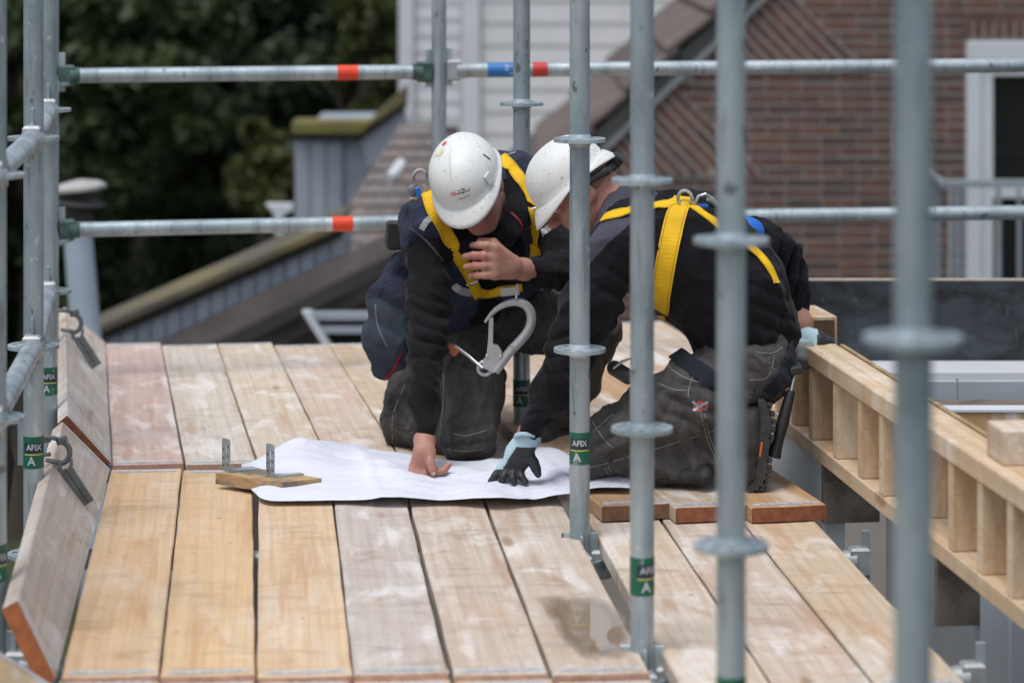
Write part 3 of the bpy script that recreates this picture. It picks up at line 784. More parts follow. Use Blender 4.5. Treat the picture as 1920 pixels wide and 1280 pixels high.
standard(*XR[4], 'scaffold upright behind the two workers between their heads', .124, .0, i=0)
standard(*XR[5], 'slim far scaffold upright left of the white wall trim with rail couplers', None, i=1, levels=(1.445, -.055))
standard(*XL[0], 'scaffold upright cut by the left edge of the frame', .150, .6, i=2)
standard(*XL[1], 'second scaffold upright from the left edge', .193, .2, i=3)
standard(*XL[2], 'third scaffold upright from left, half hidden behind the second', .2, .2, i=0)
standard(*XL[3], 'far left corner scaffold upright carrying the end rails', None, i=1)
standard(2035, 9.3, 'scaffold upright beyond the right end of the far rails', None, i=2)

M_cast = plain('cast_wedge_head', (.36, .385, .40), .5, .4, .15, 40, .2, 90)
def ledger(a, b, label, name='scaffold_ledger', group='scaffold ledgers and guardrails', head=True, bands=(), mat=None, cat='scaffold rail', green=False, off=.028):
    a, b = Vector(a), Vector(b); d = (b - a).normalized(); a2, b2 = a + d * off, b - d * off
    root = empty(name, tuple((a + b) / 2), label, cat, group)
    s, u = frame_of(d)
    a3, b3 = (a2 + d * .04, b2 - d * .04) if head else (a2, b2)
    m = MB(); m.tube([a3, a3.lerp(b3, .5), b3], TR, 24); m.build('tube', mat or GALV[2], root, True)
    if head:
        for e, q in ((a2, d), (b2, -d)):
            m = MB()
            cc = e + q * .022
            m.obox(cc, q, s, u, .024, .021, .034, .006)
            m.tube([e + q * .030, e + q * .062], [TR + .004, TR + .002], 20)
            m.build('wedge_head', M_grnpaint if green else M_cast, root, True)
            m = MB(); m.obox(e + q * .006 + u * .012, q, s, u, .010, .003, .062, .001); m.build('wedge', GALV_L, root)
    for (t_, w, mt) in bands:
        p = a.lerp(b, t_); m = MB(); m.tube([p - d * w / 2, p + d * w / 2], TR + .0007, 24, False); m.build('band', mt, root, True)
    return root
zr = (.945, .445)
for j, z in enumerate(zr):
    hn = ('upper', 'lower')[j]
    PL = [post_xy(p) for p in XL]
    near = PL[0] + (PL[0] - PL[1])
    seq = [near] + PL
    for k in range(4):
        a, b = seq[k].copy(), seq[k + 1].copy(); a.z = b.z = z
        ledger(a, b, ['nearest %s left guardrail running out of the frame', '%s left guardrail between first and second uprights', '%s left guardrail between second and third uprights', 'farthest %s left guardrail reaching the corner upright'][k] % hn, mat=GALV[k])
# end rails across the far end
pc, pm, pe = post_xy(XL[3]), post_xy(XR[5]), post_xy((2035, 9.3))
for j, z in enumerate((.970, .478)):
    a, b = pc.copy(), pm.copy(); a.z = b.z = z
    ledger(a, b, ('upper far end rail with orange band against the dark trees', 'lower far end rail with orange band left of the left worker')[j], bands=((.758 if j == 0 else .745, .068, M_red),), mat=GALV_L, green=True)
    a, b = pm.copy(), pe.copy(); a.z = z + .004; b.z = z + .012
    if j == 0: ledger(a, b, 'upper far end rail with blue lettered band crossing the brick gable', bands=((.103, .130, M_blue), (.153, .050, M_red2)), mat=galv(21, 1.05, .7))
    else: ledger(a, b, 'lower far end rail crossing the brick gable to the balcony', mat=galv(22, 1.05, .7))
# white lettering on the blue band
vs, fs = T_AFIX
p = pm.lerp(pe, .104); zc = .970 + .0048
out = []
for x, y, z in vs:
    al = -y * 1.55 / (TR + .0012); x *= 1.75; out.append((p.x + x, p.y - (TR + .0013) * math.cos(al) - .0, zc - (TR + .0013) * math.sin(al)))
rr_ = [o for o in bpy.data.objects if o.get('label', '').startswith('upper far end rail with blue')][0]
make('lettering', out, fs, M_wht, rr_)
# transoms and ledgers below the boards
ZT = -.065
pairs = [(XL[0], XR[2]), (XL[1], XR[3]), (XL[2], XR[4]), (XL[3], XR[5])]
for k, (l, r_) in enumerate(pairs):
    a, b = post_xy(l), post_xy(r_); a.z = b.z = ZT
    ledger(a, b, ['transom tube under the nearest end of the near boards', 'transom tube under the middle of the near boards', 'transom tube under the joint between near and far boards', 'transom tube under the far end of the far boards'][k], 'scaffold_transom', 'transoms under the boards', cat='scaffold tube')
    c = post_xy(r_) + Vector((.72, .03, 0)); c.z = ZT
    if k < 3: ledger(b, c, ['bracket tube under the right boards nearest the camera', 'bracket tube under the right boards at their far end', 'bracket tube under the upper boards by the frame'][k], 'scaffold_transom', 'transoms under the boards', cat='scaffold tube')
for k in range(1, 4):
    a, b = post_xy(XR[k]), post_xy(XR[k + 1]); a.z = b.z = ZT
    ledger(a, b, ['ledger tube low between the nearest right uprights', 'ledger tube low in the gap between near and right boards', 'ledger tube low under the right worker'][k - 1], cat='scaffold tube', name='scaffold_ledger')

# ------------------------------------------------------------------ boards
M_band = NT('steel_end_band'); v = M_band.co('Object')
M_band.bump(M_band.noise(v, 90, 3), .5, .003)
M_band = M_band.out(Base_Color=M_band.mix(M_band.noise(v, 45, 3), (.36, .37, .38), (.72, .73, .74)), Metallic=.3, Roughness=.5)
M_endo = plain('orange_painted_end', (.36, .105, .03), .7, 0, .3, 30, .3, 60)
M_endr = plain('red_brown_end_grain', (.22, .075, .035), .75, 0, .35, 45, .4, 90)
M_endp = plain('pale_pink_end', (.50, .30, .22), .75, 0, .2, 40, .3, 80)
BT = .036
def board_local(name, width, length, th, mat, endmat, loc, rotz, label, group, bands=(True, True), roll=0.0, bow=0.0, warp=0.0, sd=0):
    """board with origin at middle of its top; local x across, y along"""
    rs = random.Random(sd)
    root = empty(name, loc, label, 'board', group); root.rotation_euler = (0, roll, rotz)
    n = 14; vs, fs, mi = [], [], []
    hw = width / 2
    for i in range(n + 1):
        s = -1 + 2 * i / n; y = s * length / 2; zb = bow * (s * s - .33) + warp * s
        e = rs.uniform(-.0012, .0012); e2 = rs.uniform(-.0012, .0012); c = .003
        xs = [(-hw + e, zb - th), (hw + e2, zb - th), (hw + e2, zb - c), (hw - c + e2, zb), (0, zb - .001), (-hw + c + e, zb), (-hw + e, zb - c)]
        vs += [(x_, y, z_) for x_, z_ in xs]
    m_ = 7
    for i in range(n):
        for k in range(m_): 
            a, b = i * m_ + k, i * m_ + (k + 1) % m_; fs.append((a, b, b + m_, a + m_)); mi.append(0)
    fs.append(tuple(range(m_ - 1, -1, -1))); mi.append(1); fs.append(tuple(n * m_ + k for k in range(m_))); mi.append(1)
    o = make('plank', vs, fs, mat, None, False, mats=[mat, endmat], midx=mi); o.parent = root
    for s, on in ((-1, bands[0]), (1, bands[1])):
        if not on: continue
        y = s * (length / 2 - .030); zb = bow * .67 + warp * s
        b = MB(); nb = 9
        for q in range(nb):   # crimped hoop-iron strip
            x0 = -hw + .012 + (width - .024) * q / nb; b.obox((x0 + (width - .024) / nb / 2, y + rs.uniform(-.001, .001), zb + .0008), (1, 0, 0), (0, 1, 0), (0, 0, 1), (width - .024) / nb / 2 * .90, .0105, .0012 + .0008 * (q % 2))
        e = b.build('end_band', M_band); e.parent = root
    return root
def board_px(Ln, Lf, Rn, Rf, yn, yf, z, mat, endmat, label, group, name='scaffold_board', bands=(True, True), width=None, **kw):
    """edges given at two rows; ends at rows yn (near) and yf (far)"""
    def edge(A, B):
        a, b = G(*A, z), G(*B, z); return a, b
    a, b = edge(Ln, Lf); c, d = edge(Rn, Rf)
    Yn, Yf = (CZ - z) * F / (yn - HY), (CZ - z) * F / (yf - HY)
    def at(p, q, Y): t_ = (Y - p.y) / (q.y - p.y); return p.lerp(q, t_)
    n1, f1, n2, f2 = at(a, b, Yn), at(a, b, Yf), at(c, d, Yn), at(c, d, Yf)
    N, Fp = (n1 + n2) / 2, (f1 + f2) / 2; dr = (Fp - N); L = dr.length
    wd = width or ((n2 - n1).length + (f2 - f1).length) / 2 * math.cos(math.atan2(dr.x, dr.y))
    mid = (N + Fp) / 2; mid.z = z
    return board_local(name, wd, L, BT, mat, endmat, mid, math.atan2(-dr.x, dr.y), label, group, bands, **kw)
PALE = (.56, .50, .42); GOLD = (.60, .42, .25); PINKY = (.55, .44, .37); GREYP = (.50, .475, .435)
gn = 'near deck boards'
mats_near = [wood('board_golden', (.67, .53, .385), (.66, .435, .235), .60, 1, bloomk=.12), wood('board_golden', (.68, .53, .37), (.67, .455, .25), .62, 2, bloomk=.10), wood('board_golden', (.67, .545, .405), (.66, .46, .275), .5, 3, bloomk=.16),
             wood('board_grey', (.545, .485, .43), (.52, .42, .35), .25, 4, grey=.22), wood('board_grey', (.60, .52, .445), (.52, .37, .27), .36, 5, grey=.10), wood('board_pale', (.575, .495, .42), (.53, .41, .31), .34, 6, grey=.10)]
near_px = [((115, 1265), (208, 882), (298, 1265), (339, 882)), ((303, 1265), (343, 882), (477, 1265), (474, 945)), ((485, 1265), (484, 945), (658, 1265), (625, 940)),
           ((664, 1265), (627, 940), (841, 1265), (762, 940)), ((852, 1265), (769, 940), (1031, 1265), (905, 940)), ((1037, 1262), (911, 940), (1213, 1255), (1058, 950))]
near_lab = ['golden near board beside the leaning toe board', 'golden near board second from the toe board', 'golden near board below the timber block with brackets', 'greyish near board right of the golden ones',
            'pale near board with brown stain running down it', 'near board with the wet glossy puddle']
near_boards = []
for i, e in enumerate(near_px):
    near_boards.append(board_px(e[0], e[1], e[2], e[3], 1268 if i < 3 else 1264, 879 + (2 if i % 2 else 0), .0 - .001 * (i % 3), mats_near[i], M_endp, near_lab[i], gn, sd=i, bow=.002 * (i % 2)))
# next bay towards the camera (only its far ends show)
for i, e in enumerate(near_px):
    board_px(e[0], e[1], e[2], e[3], 2250, 1273 + (i * 3) % 4, -.012, wood('board_pale', PALE, GOLD, .35, 80 + i), M_endp, ['board just below the lower left toe board, at bottom edge', 'bottom edge board below the second golden board', 'bottom edge board below the third golden board', 'bottom edge board below the greyish board', 'bottom edge board below the stained pale board', 'bottom edge board below the puddle board'][i], 'boards of the nearest bay at the bottom edge', sd=30 + i)
# right boards
gr_ = 'boards on the bracket beside the frame'
rp = [((1272, 1280), (1103, 968), (1446, 1280), (1240, 981)), ((1452, 1280), (1248, 984), (1632, 1280), (1398, 986)), ((1640, 1280), (1404, 988), (1812, 1280), (1540, 990))]
rmat = [wood('board_pale', (.64, .55, .455), (.55, .41, .29), .3, 11, grey=.05), wood('board_pale', (.61, .525, .44), (.56, .40, .30), .35, 12, grey=.05), wood('board_mixed', (.55, .49, .41), (.59, .43, .28), .42, 13)]
for i, e in enumerate(rp):
    board_px(e[0], e[1], e[2], e[3], 1300 - i * 6, 960, -.002 + .001 * i, rmat[i], M_endp, ['pale board right of the central gap under the uprights', 'middle board of the three beside the frame', 'right board nearest the timber frame wall'][i], gr_, sd=50 + i)
# far deck
gf = 'far deck boards'
fmat = [wood('board_pink', (.58, .45, .40), (.54, .38, .32), .45, 21), wood('board_pale', (.60, .54, .465), (.56, .45, .34), .2, 22, grey=.05), wood('board_pale', (.62, .55, .455), (.59, .45, .31), .35, 23), wood('board_pink', (.60, .50, .42), (.58, .43, .32), .4, 24),
        wood('board_pale', (.55, .455, .355), (.55, .40, .26), .45, 25), wood('board_pale', (.53, .46, .38), (.53, .40, .28), .35, 26), wood('board_pink', (.53, .42, .34), (.53, .38, .26), .4, 27), wood('board_pale', (.54, .46, .37), (.53, .40, .28), .35, 28)]
flab = ['pinkish far board next to the far toe board', 'pale far board second from the far toe board', 'pale far board with brown cracks above the timber block', 'pinkish far board leading to the paper\'s back edge', 'far board touching the left worker\'s knee', 'far board under the left worker', 'far board behind the left worker\'s knees', 'far board between the two workers']
for i in range(8):
    nl, nr_ = 211 + i * 137.5, 211 + i * 137.5 + 134; fl_, frr = 199 + i * 104.5, 199 + i * 104.5 + 102
    board_px((nl, 870), (fl_, 643), (nr_, 870), (frr, 643), 870 - (1 if i % 2 else 0), 643 + (3 if i % 2 else 0), .004, fmat[i], M_endp, flab[i], gf, sd=60 + i)
# upper boards at the right, lapping over the right-hand near boards
umat = [wood('board_brown', (.46, .33, .22), (.42, .26, .14), .5, 31), wood('board_pale', (.50, .42, .33), (.50, .35, .22), .35, 32), wood('board_brown', (.50, .36, .22), (.50, .30, .15), .7, 33)]
up = [((1130, 944), (1040, 870), (1268, 949), (1166, 870)), ((1271, 950), (1169, 870), (1411, 953), (1296, 870)), ((1415, 953), (1299, 870), (1556, 952), (1434, 870))]
for i, e in enumerate(up):
    board_px(e[0], e[1], e[2], e[3], 946 + 3 * min(i, 1), 600, .0385 + .0005 * i, umat[i], M_endr if i else plain('brown_end', (.16, .085, .045), .75, 0, .3, 45), ['left of the three raised boards under the right worker', 'middle raised board under the right worker\'s shin', 'right raised board under the worker\'s boot'][i], 'raised boards under the right worker', sd=70 + i, width=.19)

for i, (e, yn_) in enumerate(((((1272, 760), (1049, 610), (1393, 760), (1150, 610)), 752), (((1396, 760), (1153, 610), (1518, 760), (1255, 610)), 700))):
    board_px(e[0], e[1], e[2], e[3], yn_, 603, .036, wood('board_pale', (.60, .51, .42), (.56, .41, .28), .4, 90 + i), M_endp, ['raised board passing behind the right worker\'s belly', 'raised board farthest right behind the right worker'][i], 'raised boards under the right worker', sd=90 + i, width=.19)
# toe boards standing on edge and leaning out
def toe(p_tn, p_bn, p_tf, p_bf, zb, mat, endmat, label, sd, bands=(True, True)):
    """corner points: top near, bottom near, top far, bottom far (inner face)"""
    root = empty('toe_board', tuple((p_bn + p_bf) / 2), label, 'board', 'toe boards along the left side')
    n = 12; vs, fs, mi = [], [], []
    for i in range(n + 1):
        s = i / n; b = p_bn.lerp(p_bf, s); t_ = p_tn.lerp(p_tf, s)
        u = (t_ - b); wd = u.length; u.normalize(); d = (p_bf - p_bn).normalized(); nrm = d.cross(u).normalized()
        if nrm.x > 0: nrm = -nrm
        q = nrm * BT
        vs += [b, t_ - u * .003, t_ + q * .08, t_ + q * .92, t_ + q - u * .003, b + q]
    for i in range(n):
        for k in range(6): a, c = i * 6 + k, i * 6 + (k + 1) % 6; fs.append((a, c, c + 6, a + 6)); mi.append(0)
    fs.append((0, 1, 2, 3, 4, 5)); fs.append(tuple(n * 6 + k for k in (5, 4, 3, 2, 1, 0))); mi += [1, 1]
    # local frame so the grain runs along
    d = (p_bf - p_bn).normalized(); u = (p_tn - p_bn).normalized(); nn = d.cross(u).normalized(); u = nn.cross(d).normalized()
    Mx = Matrix((u, d, nn)).transposed().to_4x4(); Mx.translation = (p_bn + p_bf) / 2; inv = Mx.inverted()
    o = make('plank', [inv @ Vector(v) for v in vs], fs, mat, None, False, mats=[mat, endmat], midx=mi)
    bm = bmesh.new(); bm.from_mesh(o.data); bmesh.ops.recalc_face_normals(bm, faces=bm.faces); bm.to_mesh(o.data); bm.free()
    o.matrix_world = Mx; adopt(o, root)
    for s, on in ((.016, bands[0]), (.984, bands[1])):
        if on:
            b = p_bn.lerp(p_bf, s); t_ = p_tn.lerp(p_tf, s); uu = (t_ - b); n_ = d.cross(uu).normalized(); n_ = n_ if n_.x > 0 else -n_
            MB().obox((b + t_) / 2 + n_ * .001, uu, d, n_, uu.length / 2 * .86, .008, .0015).build('end_band', M_band, root)
    return root
W_toe = [wood('toe_board_grey', (.62, .55, .48), (.54, .43, .33), .28, 15 + i, grey=.22, lines=1.2) for i in range(3)]
toe(W(33, 1125, 5.50), W(104, 1273, 5.46), W(117, 790, 7.30), W(206, 879, 7.385), 0, W_toe[0], M_endo, 'weathered toe board with orange end leaning at lower left', 1)
toe(W(126, 778, 7.42), W(208, 868, 7.46), W(121, 575, 9.55), W(197, 641, 9.62), 0, W_toe[1], M_endr, 'far weathered toe board leaning beside the far deck', 2)
toe(W(-330, 1480, 4.2), W(-60, 1640, 4.2), W(-40, 1196, 5.33), W(99, 1283, 5.36), 0, wood('toe_board_gold', (.56, .44, .29), (.58, .40, .21), .5, 19), M_endr, 'toe board end at the bottom left corner', 3)

# clamps on the toe boards: ring half coupler, links and two-legged fork
M_clamp = plain('grey_cast_clamp', (.155, .165, .17), .55, .4, .25, 50, .3, 90)
def clamp(cx, cy, Y, s, label, full):
    root = empty('toe_board_clamp', tuple(W(cx, cy, Y)), label, 'clamp', 'toe board clamps')
    def q(x, y, dy=0.0): return W(cx + x * s, cy + y * s, Y + dy)
    u = s * Y / F
    ring = [q(17 * math.cos(a), -20 * math.sin(a)) for a in [R(x) for x in range(115, -135, -18)]]
    MB().tube(ring, 5.4 * u, 10).build('ring', M_clamp, root, True)
    MB().obox(q(4, -24), (1, 0, .3), (0, 1, 0), (-.3, 0, 1), 7 * u, .012, 6 * u, .002).build('nut', M_clamp, root)
    for (x0, y0, x1, y1) in ((4, 32, 46, 99), (16, 29, 57, 92)):
        a, b = q(x0, y0, -.012), q(x1, y1, -.004); d = (b - a); sd_ = Vector((d.z, 0, -d.x)).normalized()
        MB().obox((a + b) / 2, d, sd_, Vector((0, 1, 0)), d.length / 2, 5.6 * u, .006, .001).build('fork_leg', M_clamp, root)
    MB().tube([q(-28, 14, -.01), q(-16, 16, -.012), q(-6, 17, -.012), q(-2, 24, -.01), q(0, 36, -.012)], 4.2 * u, 8).build('hook', M_clamp, root, True)
    MB().tube([q(19, 12, -.006), q(20, 22, -.01), q(14, 34, -.012), q(6, 34, -.012)], 3.4 * u, 8).build('hook', M_clamp, root, True)
    MB().tube([q(-44, -20, .0), q(-40, -27, -.005), q(-25, -29, -.01), q(-12, -27, -.01), q(-4, -24)], 4.4 * u, 8).build('link', M_clamp, root, True)
    if full:
        for y in (-21, 5): MB().tube([q(-66, y, .005), q(-44, y, 0), q(-20, y - 2, -.008)], 4.2 * u, 8).build('rod', M_clamp, root, True)
        MB().obox(q(-72, -22, .0), (1, 0, 0), (0, 1, 0), (0, 0, 1), 8.5 * u, .004, 46 * u, .001).build('wedge_plate', GALV_L, root)
        MB().lathe(q(-64, -8, -.012), (0, 1, 0), [(6 * u, -.004), (6 * u, .008)], 6).build('bolt', M_clamp, root)
clamp(114, 848, 6.80, 1.0, 'grey clamp with fork on the near toe board by the second upright', True)
clamp(138, 606, 8.75, .84, 'far grey clamp with fork on the far toe board', False)

# ------------------------------------------------------------------ puddle
pud_px = [(1003, 1122), (1016, 1114), (1040, 1113), (1078, 1113), (1110, 1114), (1136, 1119), (1156, 1132), (1172, 1152), (1186, 1178), (1193, 1200), (1186, 1222), (1172, 1238), (1150, 1241), (1128, 1236), (1106, 1236), (1084, 1226), (1062, 1212), (1046, 1192), (1034, 1168), (1022, 1146)]
t = NT('wet_wood'); v = t.co('Object')
c = t.mix(t.noise(t.co('Object', (60, 3, 1)), 1, 3), (.24, .175, .12), (.33, .25, .18))
uvp = t.n('UVMap'); rad_ = t.n('SeparateXYZ', None, Vector=uvp.outputs[0]).outputs[0]
al = t.ramp(t.math('ADD', rad_, t.math('MULTIPLY', t.math('SUBTRACT', t.noise(t.co('Object', (2.5, .8, 1)), 12, 4), .5), .45)), [(.55, 1.0), (1.06, 0.0)])
M_wet = t.out(Base_Color=c, Roughness=.03, Specular_IOR_Level=.55, Alpha=al)
n = len(pud_px); ring = [G(x, y, .0016) for x, y in pud_px]; cc = sum(ring, Vector()) / n
vs = [cc]; uvs = [(0, 0)]
for k_ in (.35, .6, .8, .92, 1.02, 1.15):
    for p in ring: vs.append(cc.lerp(p, k_)); uvs.append((k_, 0))
fs = [(0, 1 + k, 1 + (k + 1) % n) for k in range(n)]
for r_ in range(5):
    for k in range(n): a = 1 + r_ * n + k; b = 1 + r_ * n + (k + 1) % n; fs.append((a, a + n, b + n, b))
pud = make('puddle', vs, fs, M_wet, None, False, origin=tuple(cc), uv=uvs)
bm = bmesh.new(); bm.from_mesh(pud.data); bmesh.ops.recalc_face_normals(bm, faces=bm.faces); bm.to_mesh(pud.data); bm.free()
tag(pud, 'wet glossy puddle on the near board reflecting an upright', 'puddle')

# ------------------------------------------------------------------ paper
t = NT('drawing_paper'); v = t.co('Object')
ln1 = t.n('TexBrick', None, Vector=t.co('Object', (1, 1, 1), (0, 0, 0), (0, 0, .3)), Scale=7.0, Mortar_Size=.006, Color1=(0, 0, 0), Color2=(0, 0, 0), Mortar=(1, 1, 1)).outputs[0]
lm_ = t.math('MULTIPLY', ln1, t.ramp(t.noise(v, 2.5, 2), [(.42, 0), (.58, .45)]))
c = t.mix(t.math('MULTIPLY', lm_, 1.0), (.66, .68, .77), (.30, .32, .42))
scr = t.noise(t.co('Object', (9, 26, 1)), 4, 3); c = t.mix(t.math('MULTIPLY', t.ramp(scr, [(.67, 0), (.71, .35)]), t.ramp(t.noise(v, 3, 2), [(.52, 0), (.62, 1)])), c, (.3, .32, .42))
cq = t.math('ABSOLUTE', t.math('SUBTRACT', t.noise(t.co('Object', (1, 1.8, 1)), 3.6, 2, .45, 1.2), .5))
t.bump(t.math('ADD', cq, t.math('MULTIPLY', t.noise(v, 40, 3), .03)), .45, .03)
M_paper = t.out(Base_Color=c, Roughness=.6, Specular_IOR_Level=.25)
def cr(pts, s):
    n = len(pts) - 1; f = min(max(s, 0), .99999) * n; i = int(f); f -= i
    p = [np.array(pts[max(0, min(n, i + k))], dtype=float) for k in (-1, 0, 1, 2)]
    return .5 * ((2 * p[1]) + (-p[0] + p[2]) * f + (2 * p[0] - 5 * p[1] + 4 * p[2] - p[3]) * f * f + (-p[0] + 3 * p[1] - 3 * p[2] + p[3]) * f ** 3)
near_e = [(452, 884, .008), (487, 936, .008), (560, 941, .008), (650, 941, .008), (740, 936, .022), (840, 939, .012), (930, 936, .026), (1000, 938, .014), (1045, 931, .024), (1080, 927, .040), (1120, 918, .050), (1182, 918, .050)]
far_e = [(455, 878, .012), (548, 826, .072), (590, 829, .066), (660, 836, .030), (760, 852, .020), (860, 866, .018), (960, 862, .018), (1040, 860, .022), (1100, 872, .052), (1182, 880, .048)]
NU, NV = 150, 50; vs = []
rs = np.random.RandomState(4)
for i in range(NU + 1):
    a = cr(near_e, i / NU); b = cr(far_e, i / NU)
    pa, pb = G(a[0], a[1], a[2]), G(b[0], b[1], b[2])
    for j in range(NV + 1):
        s = j / NV; p = pa.lerp(pb, s)
        w = .5 - .5 * math.cos(2 * math.pi * s)
        def tw(q_): q_ = q_ / math.pi % 1.0; return 1 - abs(2 * q_ - 1)          # sharp triangular crease
        wr = .010 * tw(p.x * 9 + p.y * 13 + 1.1 * math.sin(p.x * 6)) + .007 * tw(p.x * 17 - p.y * 9 + math.sin(p.y * 9)) + .004 * tw(p.y * 31 + p.x * 5)
        wr += .007 * max(0, 1 - abs(i / NU - .34) / .018) + .007 * max(0, 1 - abs(i / NU - .62) / .018) + .006 * max(0, 1 - abs(s - .52) / .05)
        ridge = .030 * math.exp(-((p.x + .33 + .25 * (s - .5)) / .05) ** 2) * w * .5 + .020 * math.exp(-((p.x - .02 - .3 * (s - .5)) / .035) ** 2) * w * .5
        z = p.z + (abs(wr) * (.35 + .65 * w)) + ridge
        xe = .2224 - .2244 * (p.y - 6.803)
        q = min(1, max(0, (p.x - xe + .075) / .06)); q = q * q * (3 - 2 * q)
        z = max(z, .0095 + .037 * q + (.004 * abs(math.sin(p.x * 33 + p.y * 9)) if q > .5 else 0))
        vs.append((p.x, p.y, z))
fs = [(i * (NV + 1) + j, (i + 1) * (NV + 1) + j, (i + 1) * (NV + 1) + j + 1, i * (NV + 1) + j + 1) for i in range(NU) for j in range(NV)]
pap = make('paper_drawing', vs, fs, M_paper, None, True, origin=tuple(G(800, 900, .005)))
so = pap.modifiers.new('s', 'SOLIDIFY'); so.thickness = .0012; so.offset = 1
tag(pap, 'large crumpled white paper drawing spread out under both workers\' hands', 'paper')

# ------------------------------------------------------------------ timber block with two steel angles
bl = empty('timber_block', tuple(G(500, 915, .01)), 'timber offcut with two upright steel angles lying on the paper', 'timber block')
u = Vector((.76, -.65, 0)).normalized(); v_ = Vector((.65, .76, 0)).normalized()
B0 = G(528, 926, .012)
t = NT('old_block_wood'); vv = t.co('Object')
c = t.mix(t.ramp(t.noise(t.co('Object', (6, 6, 40)), 3, 4), [(.4, 0), (.6, 1)]), (.33, .21, .10), (.44, .30, .16)); c = t.mix(t.ramp(t.noise(t.co('Object', (1, 1, 1), (2, 0, 0)), 16, 4), [(.47, 0), (.58, .85)]), c, (.12, .11, .10))
M_block = t.out(Base_Color=c, Roughness=.85)
zb_ = .0105
qa, qb, qc = G(404, 907, zb_), G(528, 927, zb_), G(603, 918, zb_); qd = qa + (qc - qb)
m = MB(); m.prism([qa, qb, qc, qd], (0, 0, .030)); m.build('block', M_block, bl)
cB = (qa + qc) / 2 + Vector((0, 0, .0145))
hvec = Vector((.86, .5, 0)).normalized(); wvec = Vector((.62, -.78, 0)).normalized()
for (px, py) in ((424, 884), (507, 899)):
    p = W(px, py, 7.19 if px < 460 else 7.12); p.z = cB.z + .0165
    m = MB(); hw, H = .018, .084
    def pl(a, b, z0, z1): m.obox(p + wvec * (a + b) / 2 + Vector((0, 0, (z0 + z1) / 2)), wvec, hvec, (0, 0, 1), (b - a) / 2, .0012, (z1 - z0) / 2)
    # plate with a long slot and two rows of holes
    pl(-hw, -.003, .0, H - .004); pl(.003, hw, 0, H - .004); pl(-.003, .003, 0, .026); pl(-.003, .003, .034, .046); pl(-.003, .003, H - .016, H); pl(-hw + .003, -.003, H - .004, H); pl(.003, hw - .003, H - .004, H)
    m.obox(p + hvec * .042 + Vector((0, 0, .0005)), hvec, wvec, (0, 0, 1), .043, hw, .0012)
    e = m.build('steel_angle', GALV_L, bl)
    for (a, z) in ((-.011, .014), (.011, .018), (-.011, .034), (.011, .04), (-.011, .056), (.011, .064)):
        MB().lathe(p + wvec * a + Vector((0, 0, z)) - hvec * .0016, -hvec, [(.003, 0), (.003, .0006)], 10).build('hole', M_dkb, e)
    pass
